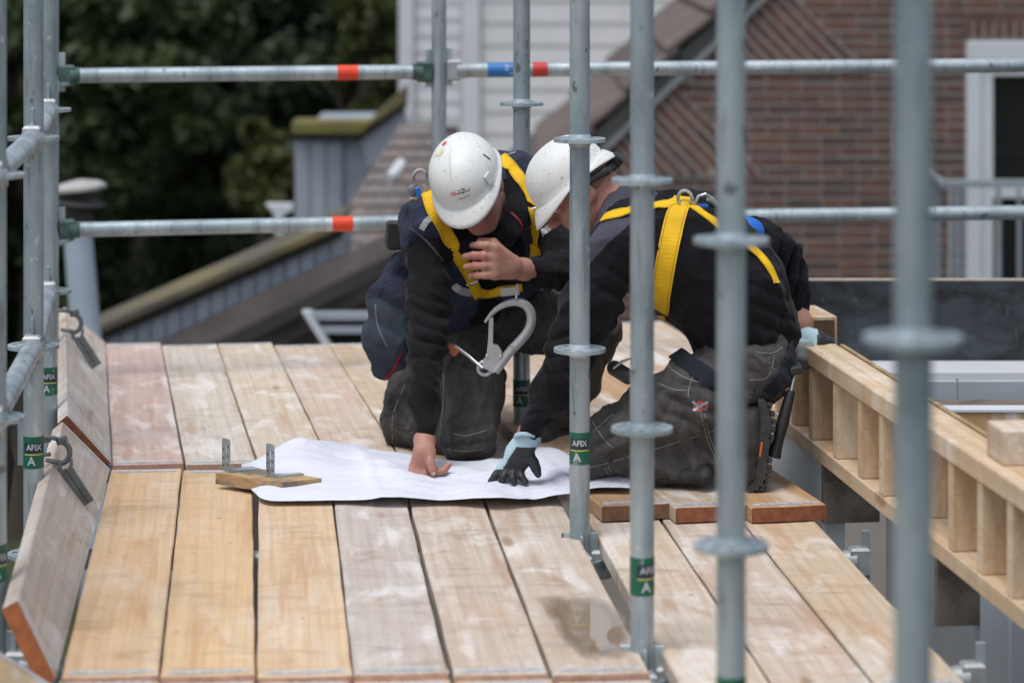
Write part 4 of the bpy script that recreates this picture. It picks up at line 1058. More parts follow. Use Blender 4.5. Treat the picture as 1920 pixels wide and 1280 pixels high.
# ================================================================== PEOPLE
class Sdf:
    """smooth union of tapered capsules and ellipsoids, meshed with surface nets"""
    def __init__(self): self.p = []
    def cap(self, a, b, r1, r2=None, k=.03, n=None, s=1.0, sub=False):
        r2 = r1 if r2 is None else r2
        a, b = np.array(a, float), np.array(b, float); rm = max(r1, r2) * max(1, s) + k + .02
        self.p.append(('c', a, b, r1, r2, None if n is None else np.array(Vector(n).normalized()), s, k, sub, np.minimum(a, b) - rm, np.maximum(a, b) + rm)); return self
    def chain(self, pts, rs, k=.03, n=None, s=1.0):
        for i in range(len(pts) - 1): self.cap(pts[i], pts[i + 1], rs[i], rs[i + 1], k, n, s)
        return self
    def ell(self, c, rad, axes=None, k=.03, sub=False):
        c = np.array(c, float); A = np.eye(3) if axes is None else np.array([list(Vector(x).normalized()) for x in axes])
        rm = max(rad) + k + .02
        self.p.append(('e', c, np.array(rad, float), A, None, None, None, k, sub, c - rm, c + rm)); return self
    def field(self, h, pad=.02):
        lo = np.min([q[9] for q in self.p if not q[8]], axis=0) - pad; hi = np.max([q[10] for q in self.p if not q[8]], axis=0) + pad
        n = np.ceil((hi - lo) / h).astype(int) + 1
        D = np.full(n, .2, np.float32); ax = [lo[i] + h * np.arange(n[i]) for i in range(3)]
        for q in self.p:
            i0 = np.clip(np.floor((q[9] - lo) / h).astype(int), 0, n - 1); i1 = np.clip(np.ceil((q[10] - lo) / h).astype(int) + 1, 1, n)
            sl_ = tuple(slice(i0[i], i1[i]) for i in range(3))
            X, Y, Z = np.meshgrid(ax[0][sl_[0]], ax[1][sl_[1]], ax[2][sl_[2]], indexing='ij', sparse=True)
            if q[0] == 'c':
                _, a, b, r1, r2, nn, s, k, sub = q[:9]; ba = b - a; L = max(ba @ ba, 1e-9)
                t_ = np.clip(((X - a[0]) * ba[0] + (Y - a[1]) * ba[1] + (Z - a[2]) * ba[2]) / L, 0, 1)
                qx, qy, qz = X - a[0] - t_ * ba[0], Y - a[1] - t_ * ba[1], Z - a[2] - t_ * ba[2]
                if nn is not None and s != 1.0:
                    w = (qx * nn[0] + qy * nn[1] + qz * nn[2]) * (1 / s - 1); qx, qy, qz = qx + w * nn[0], qy + w * nn[1], qz + w * nn[2]
                d = np.sqrt(qx * qx + qy * qy + qz * qz) - (r1 + (r2 - r1) * t_)
                if s < 1: d = d * (s * .5 + .5)
            else:
                _, c, rad, A = q[:4]; k, sub = q[7], q[8]
                dx, dy, dz = X - c[0], Y - c[1], Z - c[2]
                e = [(dx * A[i, 0] + dy * A[i, 1] + dz * A[i, 2]) / rad[i] for i in range(3)]
                k0 = np.sqrt(e[0] ** 2 + e[1] ** 2 + e[2] ** 2); k1 = np.sqrt((e[0] / rad[0]) ** 2 + (e[1] / rad[1]) ** 2 + (e[2] / rad[2]) ** 2) + 1e-6
                d = np.where(k0 < .05, -min(rad), k0 * (k0 - 1) / k1)
            o = D[sl_]
            if sub: hh = np.maximum(k - np.abs(o + d), 0) / k; D[sl_] = np.maximum(o, -d) + hh * hh * k * .25
            else: hh = np.maximum(k - np.abs(o - d), 0) / k; D[sl_] = np.minimum(o, d) - hh * hh * k * .25
        return D, lo, h
    def mesh(self, h=.006):
        D, lo, h = self.field(h); S = D < 0
        n = np.array(D.shape); c = np.zeros(n - 1, np.int8)
        for i in (0, 1):
            for j in (0, 1):
                for k in (0, 1): c += S[i:n[0] - 1 + i, j:n[1] - 1 + j, k:n[2] - 1 + k]
        I = np.argwhere((c > 0) & (c < 8)); idx = np.full(n - 1, -1, np.int64); idx[tuple(I.T)] = np.arange(len(I))
        co = np.array([(i, j, k) for i in (0, 1) for j in (0, 1) for k in (0, 1)])
        val = np.stack([D[tuple((I + o).T)] for o in co], 1)
        acc = np.zeros((len(I), 3)); cnt = np.zeros(len(I))
        for a in range(8):
            for b in range(a + 1, 8):
                if np.abs(co[a] - co[b]).sum() != 1: continue
                m = (val[:, a] < 0) != (val[:, b] < 0); t_ = val[:, a] / (val[:, a] - val[:, b] + 1e-12)
                acc[m] += (co[a] + t_[:, None] * (co[b] - co[a]))[m]; cnt[m] += 1
        V = lo + h * (I + acc / cnt[:, None])
        Fs = []
        for axn in range(3):
            sh = [0, 0, 0]; sh[axn] = 1
            A = S[:n[0] - sh[0], :n[1] - sh[1], :n[2] - sh[2]]; B = S[sh[0]:, sh[1]:, sh[2]:]
            E = np.argwhere(A != B); o1, o2 = (axn + 1) % 3, (axn + 2) % 3
            E = E[(E[:, o1] > 0) & (E[:, o2] > 0) & (E[:, o1] < n[o1] - 1) & (E[:, o2] < n[o2] - 1)]
            d1 = np.zeros(3, int); d1[o1] = 1; d2 = np.zeros(3, int); d2[o2] = 1
            q = np.stack([idx[tuple((E - d1 - d2).T)], idx[tuple((E - d2).T)], idx[tuple(E.T)], idx[tuple((E - d1).T)]], 1)
            flip = ~A[tuple(E.T)]; q[flip] = q[flip][:, ::-1]; Fs.append(q)
        Fq = np.concatenate(Fs); Fq = Fq[(Fq >= 0).all(1)]
        return V, Fq
def vnormals(V, Fq):
    a = np.cross(V[Fq[:, 2]] - V[Fq[:, 0]], V[Fq[:, 3]] - V[Fq[:, 1]]); N = np.zeros_like(V)
    for i in range(4): np.add.at(N, Fq[:, i], a)
    return N / (np.linalg.norm(N, axis=1)[:, None] + 1e-12)
def smooth(V, Fq, it=1, lam=.5):
    for _ in range(it):
        S = np.zeros_like(V); C = np.zeros(len(V))
        for a, b in ((0, 1), (1, 2), (2, 3), (3, 0)):
            np.add.at(S, Fq[:, a], V[Fq[:, b]]); np.add.at(C, Fq[:, a], 1); np.add.at(S, Fq[:, b], V[Fq[:, a]]); np.add.at(C, Fq[:, b], 1)
        V = V + lam * (S / C[:, None] - V)
    return V
def folds(V, N, amp, freq, seed, local=()):
    rs = np.random.RandomState(seed); d = np.zeros(len(V))
    wp = np.zeros_like(V)
    for i in range(3):
        k = rs.normal(size=3) * freq * .6; wp += np.sin(V @ k + rs.uniform(0, 6))[:, None] * rs.normal(size=3) * (.35 / freq)
    Q = V + wp
    for i in range(7):
        k = rs.normal(size=3); k = k / np.linalg.norm(k) * freq * rs.uniform(.6, 1.7); s = np.sin(Q @ k + rs.uniform(0, 6)); d += (1 - np.abs(s)) ** 2 - .45
    d *= amp
    for (c, r, a, ax, lam) in local:          # pressed folds near a joint
        c = np.array(c); g = np.exp(-(np.linalg.norm(V - c, axis=1) / r) ** 2); ax = np.array(Vector(ax).normalized())
        ph = (V - c) @ ax * 2 * math.pi / lam + 1.6 * np.sin((V @ np.array([17., 11., 13.])) + seed); d += 1.9 * a * g * (np.abs(np.sin(ph / 2)) ** .8 - .6)
    return V + N * d[:, None]
def garment(sdf, name, mat, parent, h=.006, amp=.0, freq=22, seed=1, local=(), mats=None, pick=None, sm=1):
    V, Fq = sdf.mesh(h); V = smooth(V, Fq, sm)
    if amp or local: V = folds(V, vnormals(V, Fq), amp, freq, seed, local); V = smooth(V, Fq, 1, .3)
    mi = None
    if pick is not None:
        C = V[Fq].mean(1); Nn = np.cross(V[Fq[:, 2]] - V[Fq[:, 0]], V[Fq[:, 3]] - V[Fq[:, 1]]); Nn /= np.linalg.norm(Nn, axis=1)[:, None] + 1e-12
        px = 960 + C[:, 0] / C[:, 1] * F; py = HY + (CZ - C[:, 2]) / C[:, 1] * F
        mi = pick(C, Nn, px, py)
    me = bpy.data.meshes.new(name)
    me.vertices.add(len(V)); me.vertices.foreach_set('co', V.astype(np.float32).ravel())
    me.loops.add(Fq.size); me.loops.foreach_set('vertex_index', Fq.astype(np.int32).ravel())
    me.polygons.add(len(Fq)); me.polygons.foreach_set('loop_start', np.arange(0, Fq.size, 4, dtype=np.int32)); me.polygons.foreach_set('loop_total', np.full(len(Fq), 4, dtype=np.int32))
    me.update(calc_edges=True)
    for m in (mats or [mat]): me.materials.append(m)
    if mi is not None: me.polygons.foreach_set('material_index', mi.astype(np.int32))
    me.polygons.foreach_set('use_smooth', np.ones(len(Fq), dtype=bool)); me.validate()
    o = bpy.data.objects.new(name, me); COL.objects.link(o); adopt(o, parent)
    o['_g'] = 1; del o['_g']
    return o, (V, Fq)
def poly_mask(px, py, poly):
    ins = np.zeros(len(px), bool); n = len(poly)
    for i in range(n):
        (x0, y0), (x1, y1) = poly[i], poly[(i + 1) % n]
        c = ((y0 > py) != (y1 > py)) & (px < (x1 - x0) * (py - y0) / (y1 - y0 + 1e-9) + x0); ins ^= c
    return ins
class Surf:
    """surface to lay straps, seams and prints on"""
    def __init__(self, geos):
        vs, fs, b = [], [], 0
        for V, Fq in geos: vs += [tuple(v) for v in V]; fs += [tuple(int(i) + b for i in f) for f in Fq]; b += len(V)
        self.t = BVHTree.FromPolygons(vs, fs)
    def hit(self, px, py):
        o = Vector((0, 0, CZ)); d = (W(px, py, 1.0) - o).normalized(); r = self.t.ray_cast(o, d)
        return (r[0], r[1]) if r[0] is not None else (None, None)
def ribbon(surf, pts, width, mat, name, parent, thick=.0025, lift=.002, n=40, sag=0.0, maxjump=.06):
    P, Nn = [], []
    for i in range(n + 1):
        q = cr(pts, i / n); p, nr_ = surf.hit(q[0], q[1])
        if p is None: continue
        if P and (p - P[-1]).length > maxjump: continue
        P.append(p); Nn.append(nr_)
    if len(P) < 3: return None
    for _ in range(3):
        P = [P[0]] + [(P[i - 1] + P[i] * 2 + P[i + 1]) / 4 for i in range(1, len(P) - 1)] + [P[-1]]
        Nn = [Nn[0]] + [(Nn[i - 1] + Nn[i] * 2 + Nn[i + 1]).normalized() for i in range(1, len(Nn) - 1)] + [Nn[-1]]
    return ribbon3(P, Nn, width, mat, name, parent, thick, lift)
def ribbon3(P, Nn, width, mat, name, parent, thick=.0025, lift=.002):
    vs, fs, uv = [], [], []; L = 0
    for i, p in enumerate(P):
        d = (P[min(i + 1, len(P) - 1)] - P[max(i - 1, 0)]).normalized(); n_ = (Nn[i] - d * Nn[i].dot(d)).normalized(); s = d.cross(n_)
        if i: L += (p - P[i - 1]).length
        for a, b, v_ in ((-.5, 0, 0), (-.5, 1, 0), (.5, 1, 1), (.5, 0, 1)):
            vs.append(p + s * width * a + n_ * (lift + thick * b)); uv.append((L, v_))
    for i in range(len(P) - 1):
        for k in range(4): a, b = i * 4 + k, i * 4 + (k + 1) % 4; fs.append((a, b, b + 4, a + 4))
    fs += [(3, 2, 1, 0), tuple(len(P) * 4 - 4 + k for k in range(4))]
    return make(name, vs, fs, mat, parent, False, uv=uv)

# ---- materials
def skin_mat(name, c, red):
    t = NT(name); v = t.co('Object')
    col = t.mix(t.ramp(t.noise(v, 16, 4), [(.35, 0), (.7, 1)]), c, red); col = t.mix(t.ramp(t.noise(v, 170, 2), [(.55, 0), (.75, .35)]), col, tuple(x * .62 for x in red))
    t.bump(t.math('ADD', t.noise(v, 260, 3), t.math('MULTIPLY', t.noise(v, 60, 3), 1.2)), .28, .003)
    return t.out(Base_Color=col, Roughness=.52, Subsurface_Weight=.18, Subsurface_Radius=(.01, .004, .002), Subsurface_Scale=.6, Specular_IOR_Level=.4)
M_skin = skin_mat('skin', (.40, .215, .16), (.36, .155, .115))
M_skin2 = skin_mat('skin_ruddy', (.39, .205, .15), (.36, .145, .105))
M_hair = plain('short_hair', (.055, .035, .022), .8, 0, .5, 220, .8, 400, .003)
M_stub = plain('stubble', (.22, .125, .085), .75, 0, .35, 300, .5, 500, .002)
M_lip = plain('lips', (.36, .13, .11), .5)
M_jet = cloth('black_fleece', (.0075, .0075, .009), .3, .5)
M_jet2 = cloth('black_sweater', (.0085, .0085, .011), .25, .45)
M_navyc = cloth('navy_bodywarmer', (.026, .031, .054), .25, .9)
M_slate = cloth('slate_lining', (.042, .052, .068), .2, .3)
M_grey = cloth('grey_purple_yoke', (.062, .060, .080), .2, .25)
M_trou = cloth('charcoal_work_trousers', (.070, .066, .065), .28, 1.4, dust=(.125, .117, .108))
M_trou1 = cloth('dusty_black_trousers', (.052, .048, .045), .3, 1.5, dust=(.12, .108, .095))
M_knee = cloth('knee_patch', (.064, .060, .056), .25, 1.0, dust=(.115, .104, .092))
M_boot = plain('boot_leather', (.022, .022, .022), .7, 0, .4, 40, .5, 90)
M_sole = plain('rubber_sole', (.035, .035, .034), .8, 0, .4, 50, .5, 110)
M_orange = plain('orange_trim', (.55, .12, .03), .6)
M_refl = plain('reflective_tape', (.36, .38, .40), .35, .3, .1, 60)
M_redp = plain('red_piping', (.30, .012, .018), .6)
M_stitch = plain('grey_stitching', (.21, .21, .21), .8)
t = NT('yellow_webbing'); uvn = t.n('UVMap'); sep = t.n('SeparateXYZ', None, Vector=uvn.outputs[0])
vv_ = t.math('ABSOLUTE', t.math('SUBTRACT', sep.outputs[1], .5))
edge = t.math('MULTIPLY', t.math('LESS_THAN', t.math('ABSOLUTE', t.math('SUBTRACT', vv_, .40)), .035), t.math('LESS_THAN', t.math('FRACT', t.math('MULTIPLY', sep.outputs[0], 190.0)), .55))
yc = t.mix(t.ramp(t.noise(t.co('Object'), 18, 4), [(.4, 0), (.75, .6)]), (.78, .47, .012), (.55, .31, .02))
yc = t.mix(t.math('MULTIPLY', edge, .75), yc, (.09, .06, .01))
t.bump(t.noise(t.co('Object'), 600, 2), .2, .002)
M_web = t.out(Base_Color=yc, Roughness=.7, Specular_IOR_Level=.25)
M_webd = cloth('dark_webbing', (.020, .024, .034), .2, .1)
M_buck = plain('buckle_black', (.02, .02, .022), .4, 0, .1)
M_steel = plain('polished_steel', (.52, .53, .54), .3, .85, .08)
M_alu = plain('hook_aluminium', (.43, .43, .44), .42, .45, .08, 20)
M_plast2 = plain('grey_swivel', (.12, .125, .13), .4, .6)
M_hblue = plain('blue_plastic', (.01, .13, .55), .45)
M_plast = plain('black_plastic', (.018, .019, .021), .5, 0, .2, 30)
t = NT('helmet_white'); v = t.co('Object')
hc = t.mix(t.ramp(t.noise(v, 9, 4), [(.4, 0), (.7, .5)]), (.66, .675, .665), (.60, .61, .59))
hc = t.mix(t.ramp(t.noise(v, 110, 2), [(.655, 0), (.685, .6)]), hc, (.26, .24, .21)); hc = t.mix(t.ramp(t.noise(t.co('Object', (1, 1, 1), (4, 2, 1)), 42, 3, .6, 1), [(.62, 0), (.69, .40)]), hc, (.44, .41, .36))
M_helm = t.out(Base_Color=hc, Roughness=t.ramp(t.noise(v, 14, 4), [(.35, .58), (.65, .40)]), Specular_IOR_Level=.4)
M_blk = plain('black_print', (.015, .015, .016), .6)
M_redd = plain('red_sticker', (.62, .06, .08), .5)
M_stain = plain('yellowed_stain', (.66, .60, .42), .5, 0, .12, 60)
M_gblue = cloth('glove_pale_blue', (.36, .50, .56), .1, .2)
M_gblk = plain('glove_black_coating', (.016, .017, .018), .55, 0, .3, 90, .4, 160)
M_ggrey = cloth('glove_grey', (.22, .23, .24), .15, .3)
M_inner = plain('helmet_inner', (.02, .02, .022), .7)

def head_frame(c, f, u):
    f = Vector(f).normalized(); u = Vector(u); u = (u - f * u.dot(f)).normalized(); r_ = f.cross(u).normalized()
    return Vector(c), r_, f, u
def add_head(S, fr_, sc=1.0):
    c, r_, f, u = fr_
    L = lambda x, y, z: c + (r_ * x + f * y + u * z) * sc
    ax = (r_, f, u); s = sc
    S.ell(L(0, -.012, .035), (.074 * s, .094 * s, .090 * s), ax, .02)
    S.ell(L(0, .028, -.040), (.058 * s, .064 * s, .072 * s), ax, .03)
    S.ell(L(0, .060, -.092), (.026 * s, .024 * s, .020 * s), ax, .025)
    for q in (-1, 1):
        S.cap(L(q * .052, .0, -.060), L(q * .020, .066, -.095), .016 * s, .014 * s, .03)      # jaw
        S.ell(L(q * .043, .060, -.018), (.020 * s, .016 * s, .016 * s), ax, .02)                # cheek
        S.cap(L(q * .012, .088, .030), L(q * .045, .072, .030), .010 * s, .009 * s, .012)       # brow
        S.ell(L(q * .031, .092, .010), (.017 * s, .015 * s, .012 * s), ax, .012, True)           # socket
        S.ell(L(q * .031, .074, .009), (.0135 * s, .0135 * s, .0125 * s), ax, .005)              # lid
        S.ell(L(q * .0105, .100, -.026), (.008 * s, .010 * s, .008 * s), ax, .008)               # nostril wing
        S.ell(L(q * .077, -.010, -.004), (.010 * s, .021 * s, .033 * s), ax, .008)               # ear
        S.ell(L(q * .088, -.004, .000), (.006 * s, .012 * s, .020 * s), ax, .006, True)
        S.ell(L(q * .076, .004, -.030), (.008 * s, .009 * s, .010 * s), ax, .006)
    S.cap(L(0, .086, .026), L(0, .112, -.018), .009 * s, .012 * s, .014)
    S.ell(L(0, .112, -.022), (.011 * s, .012 * s, .010 * s), ax, .008)
    S.cap(L(-.020, .082, -.055), L(.020, .082, -.055), .007 * s, .007 * s, .006)
    S.cap(L(-.017, .080, -.068), L(.017, .080, -.068), .0085 * s, .0085 * s, .006)
    S.cap(L(-.019, .093, -.0615), L(.019, .093, -.0615), .0035 * s, .0035 * s, .004, sub=True)
    return L
def eyes(L, fr_, parent, sc=1.0):
    c, r_, f, u = fr_
    for q in (-1, 1):
        MB().lathe(L(q * .031, .0755, .0065), f, [(.0098 * math.cos(a), .0126 * math.sin(a)) for a in [R(x) for x in (0, 25, 50, 70, 84)]], 14).build('eye', M_wht, parent, True)
        MB().lathe(L(q * .031, .0755, .0045), f, [(.0055, .0115), (.004, .0124), (.001, .0128)], 12).build('iris', M_blk, parent, True)
        P = [L(q * .031 + x, .086 - abs(x) * .35, .0385 - x * x * 18) for x in (-.017, -.009, 0, .009, .017)]
        MB().tube(P, [.0015, .003, .0032, .003, .0015], 6).build('eyebrow', M_hair, parent, True)

def helmet(fr_, parent, a=.098, bf=.118, bb=.118, H=.118, brim=.042, rim=.045, sc=1.0, drop=.5):
    """shell with peak; frame centre = head centre"""
    c, r_, f, u = fr_; NU_, NV_ = 72, 18; vs, fs = [], []
    def pt(th, v):
        cs, sn = math.cos(th), math.sin(th)                # th 0 = front
        b = bf if cs > 0 else bb
        if v <= 1:
            ph = v * math.pi / 2; e = 2 / 2.25; rr = math.sin(ph) ** e; zz = math.cos(ph) ** e * H
            ridge = 1 + .010 * math.exp(-((sn * a * rr) / .018) ** 2) * (1 if v > .05 else 0)
            return c + r_ * (sn * a * rr) + f * (cs * b * rr * ridge) + u * (rim + zz * (1 + .012 * math.exp(-((sn * a * rr) / .02) ** 2)))
        w = v - 1
        pk = max(0, cs) ** 1.6
        ext = .010 + brim * pk + .012 * max(0, -cs) ** 2
        dn = .016 + .030 * drop * pk + .020 * max(0, -cs) ** 3 - .010 * (1 - abs(cs)) ** 1
        q = w ** .8
        return c + r_ * (sn * (a + ext * .55 * q)) + f * (cs * b + cs * ext * q) + u * (rim - dn * w ** 1.25)
    vl = [i / 12 for i in range(13)] + [1.15, 1.35, 1.6, 1.8, 2.0]
    for v in vl:
        for k in range(NU_): vs.append(pt(2 * math.pi * k / NU_, max(v, .004)))
    for i in range(len(vl) - 1):
        for k in range(NU_):
            a_, b_ = i * NU_ + k, i * NU_ + (k + 1) % NU_; fs.append((a_, b_, b_ + NU_, a_ + NU_))
    fs.append(tuple(range(NU_ - 1, -1, -1)))
    o = make('helmet', vs, fs, M_helm, parent, True)
    sm_ = o.modifiers.new('s', 'SOLIDIFY'); sm_.thickness = .003; sm_.offset = -1
    return o, pt
def surf_disc(pt, th, v, rad, mat, name, parent, lift=.0009, n=14, sx=1.0):
    p = pt(th, v); e = .01; du = (pt(th + e, v) - pt(th - e, v)).normalized(); dv = (pt(th, v + e) - pt(th, v - e)).normalized(); nn = du.cross(dv).normalized()
    cc = CENT[0]
    if nn.dot(p - cc) < 0: nn = -nn
    vs = [p + nn * lift + (du * math.cos(2 * math.pi * k / n) * sx + dv * math.sin(2 * math.pi * k / n)) * rad for k in range(n)]
    return vs, tuple(range(n)), nn, du, dv, p
CENT = [Vector()]

# ------------------------------------------------------------------ WORKER ONE (facing the camera)
w1 = empty('person', tuple(G(850, 866)), 'kneeling worker in navy bodywarmer facing the camera, bare hand on the chest', 'person')
deg = R
Rm = Matrix.Rotation(-R(16), 3, 'Y') @ Matrix.Rotation(R(-15), 3, 'Z') @ Matrix.Rotation(R(36), 3, 'X')
f1 = Rm @ Vector((0, -1, 0)); u1 = Rm @ Vector((0, 0, 1))
HC1 = W(884, 350, 7.46)
hf1 = head_frame(HC1, f1, u1)
S = Sdf()
L1 = add_head(S, hf1, .97)
neckb = W(925, 400, 7.68)
S.cap(L1(0, -.035, -.04), neckb, .050, .058, .03)
S.chain([neckb, W(900, 470, 7.76), W(860, 590, 7.92)], [.06, .07, .07], .04)
shR, elR, wrR = W(806, 448, 7.56), W(800, 640, 7.40), W(796, 826, 7.24)
shL, elL, wrL = W(1000, 372, 7.70), W(1072, 512, 7.50), W(982, 505, 7.395)
S.chain([W(880, 430, 7.70), shR, elR, W(797, 780, 7.28), wrR], [.05, .03, .02, .018, .026], .02)
S.chain([W(920, 410, 7.74), shL + Vector((0, .03, 0)), elL, W(1015, 509, 7.42), wrL], [.04, .025, .02, .02, .026], .02)
S.chain([W(850, 590, 7.92), W(880, 800, 7.58), W(775, 775, 7.78)], [.05, .03, .025], .03)
S.chain([W(880, 590, 7.92), W(1110, 622, 7.72), W(1050, 800, 7.76)], [.05, .03, .025], .03)
# right hand: fist on the paper, thumb down, forefinger out
hr = lambda x, y, dy=0: W(x, y, 7.205 + dy)
S.cap(wrR, hr(796, 846), .027, .026, .012, (0, 1, 0), .8)
for x0, y0, x1, y1, r_ in ((788, 846, 778, 872, .0145), (796, 846, 790, 876, .0145), (804, 846, 803, 874, .0135)): S.cap(hr(x0, y0), hr(x1, y1), r_ + .002, r_, .014)
for (x0, y0, x1, y1, x2, y2, r_) in ((776, 874, 772, 886, 786, 890, .0105), (786, 878, 783, 889, 798, 891, .0105), (796, 879, 797, 889, 808, 890, .010)):
    S.chain([hr(x0, y0), hr(x1, y1, -.012), hr(x2, y2, .012)], [r_ + .002, r_, r_ * .92], .005)
S.chain([hr(806, 852, -.01), hr(807, 868, -.024), hr(811, 880, -.030), hr(813, 888, -.030)], [.014, .0115, .0105, .0085], .006)
S.chain([hr(806, 876), hr(820, 886, -.005), hr(832, 882, .0), hr(842, 870, .01)], [.0125, .0105, .0095, .0080], .006)
# left hand laid against the chest
hl = lambda x, y, dy=0: W(x, y, 7.335 + dy)
S.cap(wrL, hl(955, 500, .03), .027, .028, .02, (0, 1, 0), .75)
for (y0, y1) in ((492, 466), (497, 483), (502, 499), (507, 515)): S.cap(hl(958, y0, .03), hl(928, y1, .0), .020, .0155, .016, (0, 1, 0), .85)
for (yk, x1, y1, x2, y2, x3, y3, r_) in ((464, 912, 460, 898, 459, 886, 460, .0105), (482, 908, 479, 888, 479, 872, 481, .0112), (499, 908, 498, 890, 498, 874, 500, .0108), (516, 910, 516, 896, 516, 882, 516, .0098)):
    S.chain([hl(928, yk), hl(x1, y1, -.004), hl(x2, y2, .006), hl(x3, y3, .028)], [r_ + .002, r_ + .0006, r_, r_ * .85], .005)
S.chain([hl(950, 480, .02), hl(925, 455, .03), hl(900, 452, .045)], [.015, .012, .010], .008)
def pick1(C, Nn, px, py):
    Q = C - np.array(hf1[0]); a_ = Q @ np.array(hf1[1]); b_ = Q @ np.array(hf1[2]); c_ = Q @ np.array(hf1[3]); s = .97
    lip = (np.abs(a_) < .021 * s) & (b_ > .074 * s) & (c_ < -.049 * s) & (c_ > -.076 * s)
    stub = (b_ > -.02) & (c_ < -.045 * s) & (c_ > -.125) & (np.linalg.norm(Q, axis=1) < .15) & ~lip
    return np.where(lip, 1, np.where(stub, 2, 0))
body1, _ = garment(S, 'body', M_skin, w1, .0042, mats=[M_skin, M_lip, skin_mat('shaved_skin', (.34, .18, .135), (.30, .13, .10))], pick=pick1, sm=1)
eyes(L1, hf1, body1)
for (x, y, dy, dx, dz) in ((812.5, 886.5, -.039, 1, -.6), (842, 868, .002, 1, .5)):   # finger nails
    p = hr(x, y, dy); MB().obox(p, (dx, 0, dz), (0, 1, 0), (-dz, 0, dx), .0045, .0012, .0036, .0005).build('fingernail', plain('nail', (.58, .38, .32), .35), body1)
Hs = Sdf(); Hs.ell(L1(0, -.018, .035), (.077, .096, .092), hf1[1:], .02); Hs.ell(L1(0, .09, -.02), (.12, .075, .07), hf1[1:], .02, True); Hs.ell(L1(0, .0, -.11), (.14, .12, .075), hf1[1:], .02, True)
garment(Hs, 'hair', M_hair, w1, .006, sm=0)
# trousers
S = Sdf()
S.ell(W(862, 596, 7.92), (.165, .14, .13), None, .05)
S.chain([W(872, 600, 7.88), W(882, 720, 7.66), W(882, 812, 7.545)], [.105, .092, .082], .05)          # kneeling thigh
S.ell(W(881, 835, 7.52), (.078, .05, .062), None, .03)
S.chain([W(868, 832, 7.58), W(812, 812, 7.68), W(768, 792, 7.76), W(760, 735, 8.0)], [.055, .066, .074, .06], .04)   # folded calf
S.chain([W(770, 780, 7.74), W(790, 700, 7.88), W(830, 640, 7.95)], [.072, .085, .095], .05)
S.chain([W(900, 596, 7.90), W(1010, 604, 7.80), W(1115, 618, 7.70)], [.105, .088, .074], .05)          # raised thigh
S.chain([W(1118, 622, 7.70), W(1085, 715, 7.73), W(1050, 800, 7.76)], [.073, .062, .052], .04)
tr1, tg1 = garment(S, 'trousers', M_trou1, w1, .005, .006, 26, 3, [(W(870, 800, 7.5), .12, .006, (0, .3, 1), .045), (W(790, 760, 7.66), .12, .008, (.7, 0, .6), .05), (W(1110, 625, 7.65), .12, .007, (1, 0, .6), .05)],
    mats=[M_trou1, M_knee], pick=lambda C, Nn, px, py: ((px > 832) & (px < 935) & (py > 705) & (Nn[:, 1] < -.1)).astype(int))
S = Sdf(); S.chain([W(1050, 806, 7.76), W(1040, 832, 7.74), W(1012, 842, 7.62)], [.05, .045, .036], .03); S.cap(W(1040, 846, 7.78), W(1006, 848, 7.60), .035, .034, .02, (0, 0, 1), .6)
garment(S, 'boot', M_boot, w1, .007)
S = Sdf(); S.chain([W(760, 765, 7.95), W(772, 770, 8.06)], [.05, .045], .03); garment(S, 'boot', M_boot, w1, .008)
# sweater (black): arms and trunk
S = Sdf()
S.chain([W(890, 440, 7.74), W(868, 540, 7.84), W(862, 598, 7.92)], [.145, .14, .145], .05)
S.chain([W(826, 432, 7.60), W(804, 470, 7.54), W(802, 560, 7.47), W(800, 645, 7.40), W(797, 740, 7.32), W(796, 812, 7.25)], [.078, .068, .063, .055, .046, .037], .03)
S.chain([W(796, 806, 7.255), W(796, 826, 7.24)], [.037, .034], .006)
S.chain([W(985, 372, 7.72), W(1030, 420, 7.66), W(1076, 508, 7.50), W(1030, 512, 7.44), W(986, 506, 7.40)], [.075, .066, .058, .050, .037], .03)
sw1, sg1 = garment(S, 'sweater', M_jet, w1, .005, .005, 24, 5, [(elR, .10, .009, (0.2, 0, 1), .04), (W(800, 730, 7.4), .10, .006, (0.3, 0, 1), .035), (W(1060, 515, 7.45), .09, .009, (1, 0, .3), .04), (W(790, 480, 7.5), .09, .006, (.8, 0, .5), .05)])
# bodywarmer
S = Sdf()
S.cap(W(806, 424, 7.56), W(965, 350, 7.72), .096, .090, .05)
S.ell(W(955, 350, 7.82), (.125, .15, .105), None, .05)
S.chain([W(832, 440, 7.60), W(842, 520, 7.68), W(856, 570, 7.76)], [.092, .092, .085], .05)
S.chain([W(965, 400, 7.66), W(975, 470, 7.70), W(960, 530, 7.80)], [.085, .09, .08], .05)
S.ell(W(900, 470, 7.80), (.18, .13, .16), None, .05)
S.ell(W(935, 395, 7.58), (.055, .09, .075), None, .03, True)
def pickv(C, Nn, px, py):
    cen = poly_mask(px, py, [(880, 420), (850, 430), (905, 545), (985, 545), (985, 470), (960, 380)]) & (C[:, 1] < 7.8)
    slat = poly_mask(px, py, [(700, 560), (700, 700), (890, 700), (890, 560)])
    return np.where(cen, 1, 0)
ve1, vg1 = garment(S, 'bodywarmer', M_navyc, w1, .005, .006, 20, 8, [(W(960, 300, 7.75), .12, .008, (.6, 0, 1), .06), (W(800, 400, 7.5), .10, .006, (1, 0, .5), .06)], mats=[M_navyc, M_jet], pick=pickv)
# stand-up collar
S = Sdf()
S.chain([W(900, 460, 7.50), W(945, 440, 7.50), W(975, 400, 7.56), W(970, 350, 7.64), W(945, 318, 7.70)], [.026, .034, .036, .036, .03], .03, (0, .4, -1), .9)
S.chain([W(900, 460, 7.50), W(868, 455, 7.54), W(850, 440, 7.58)], [.026, .03, .03], .03)
co1, cg1 = garment(S, 'collar', M_jet, w1, .005, .002, 30, 3)
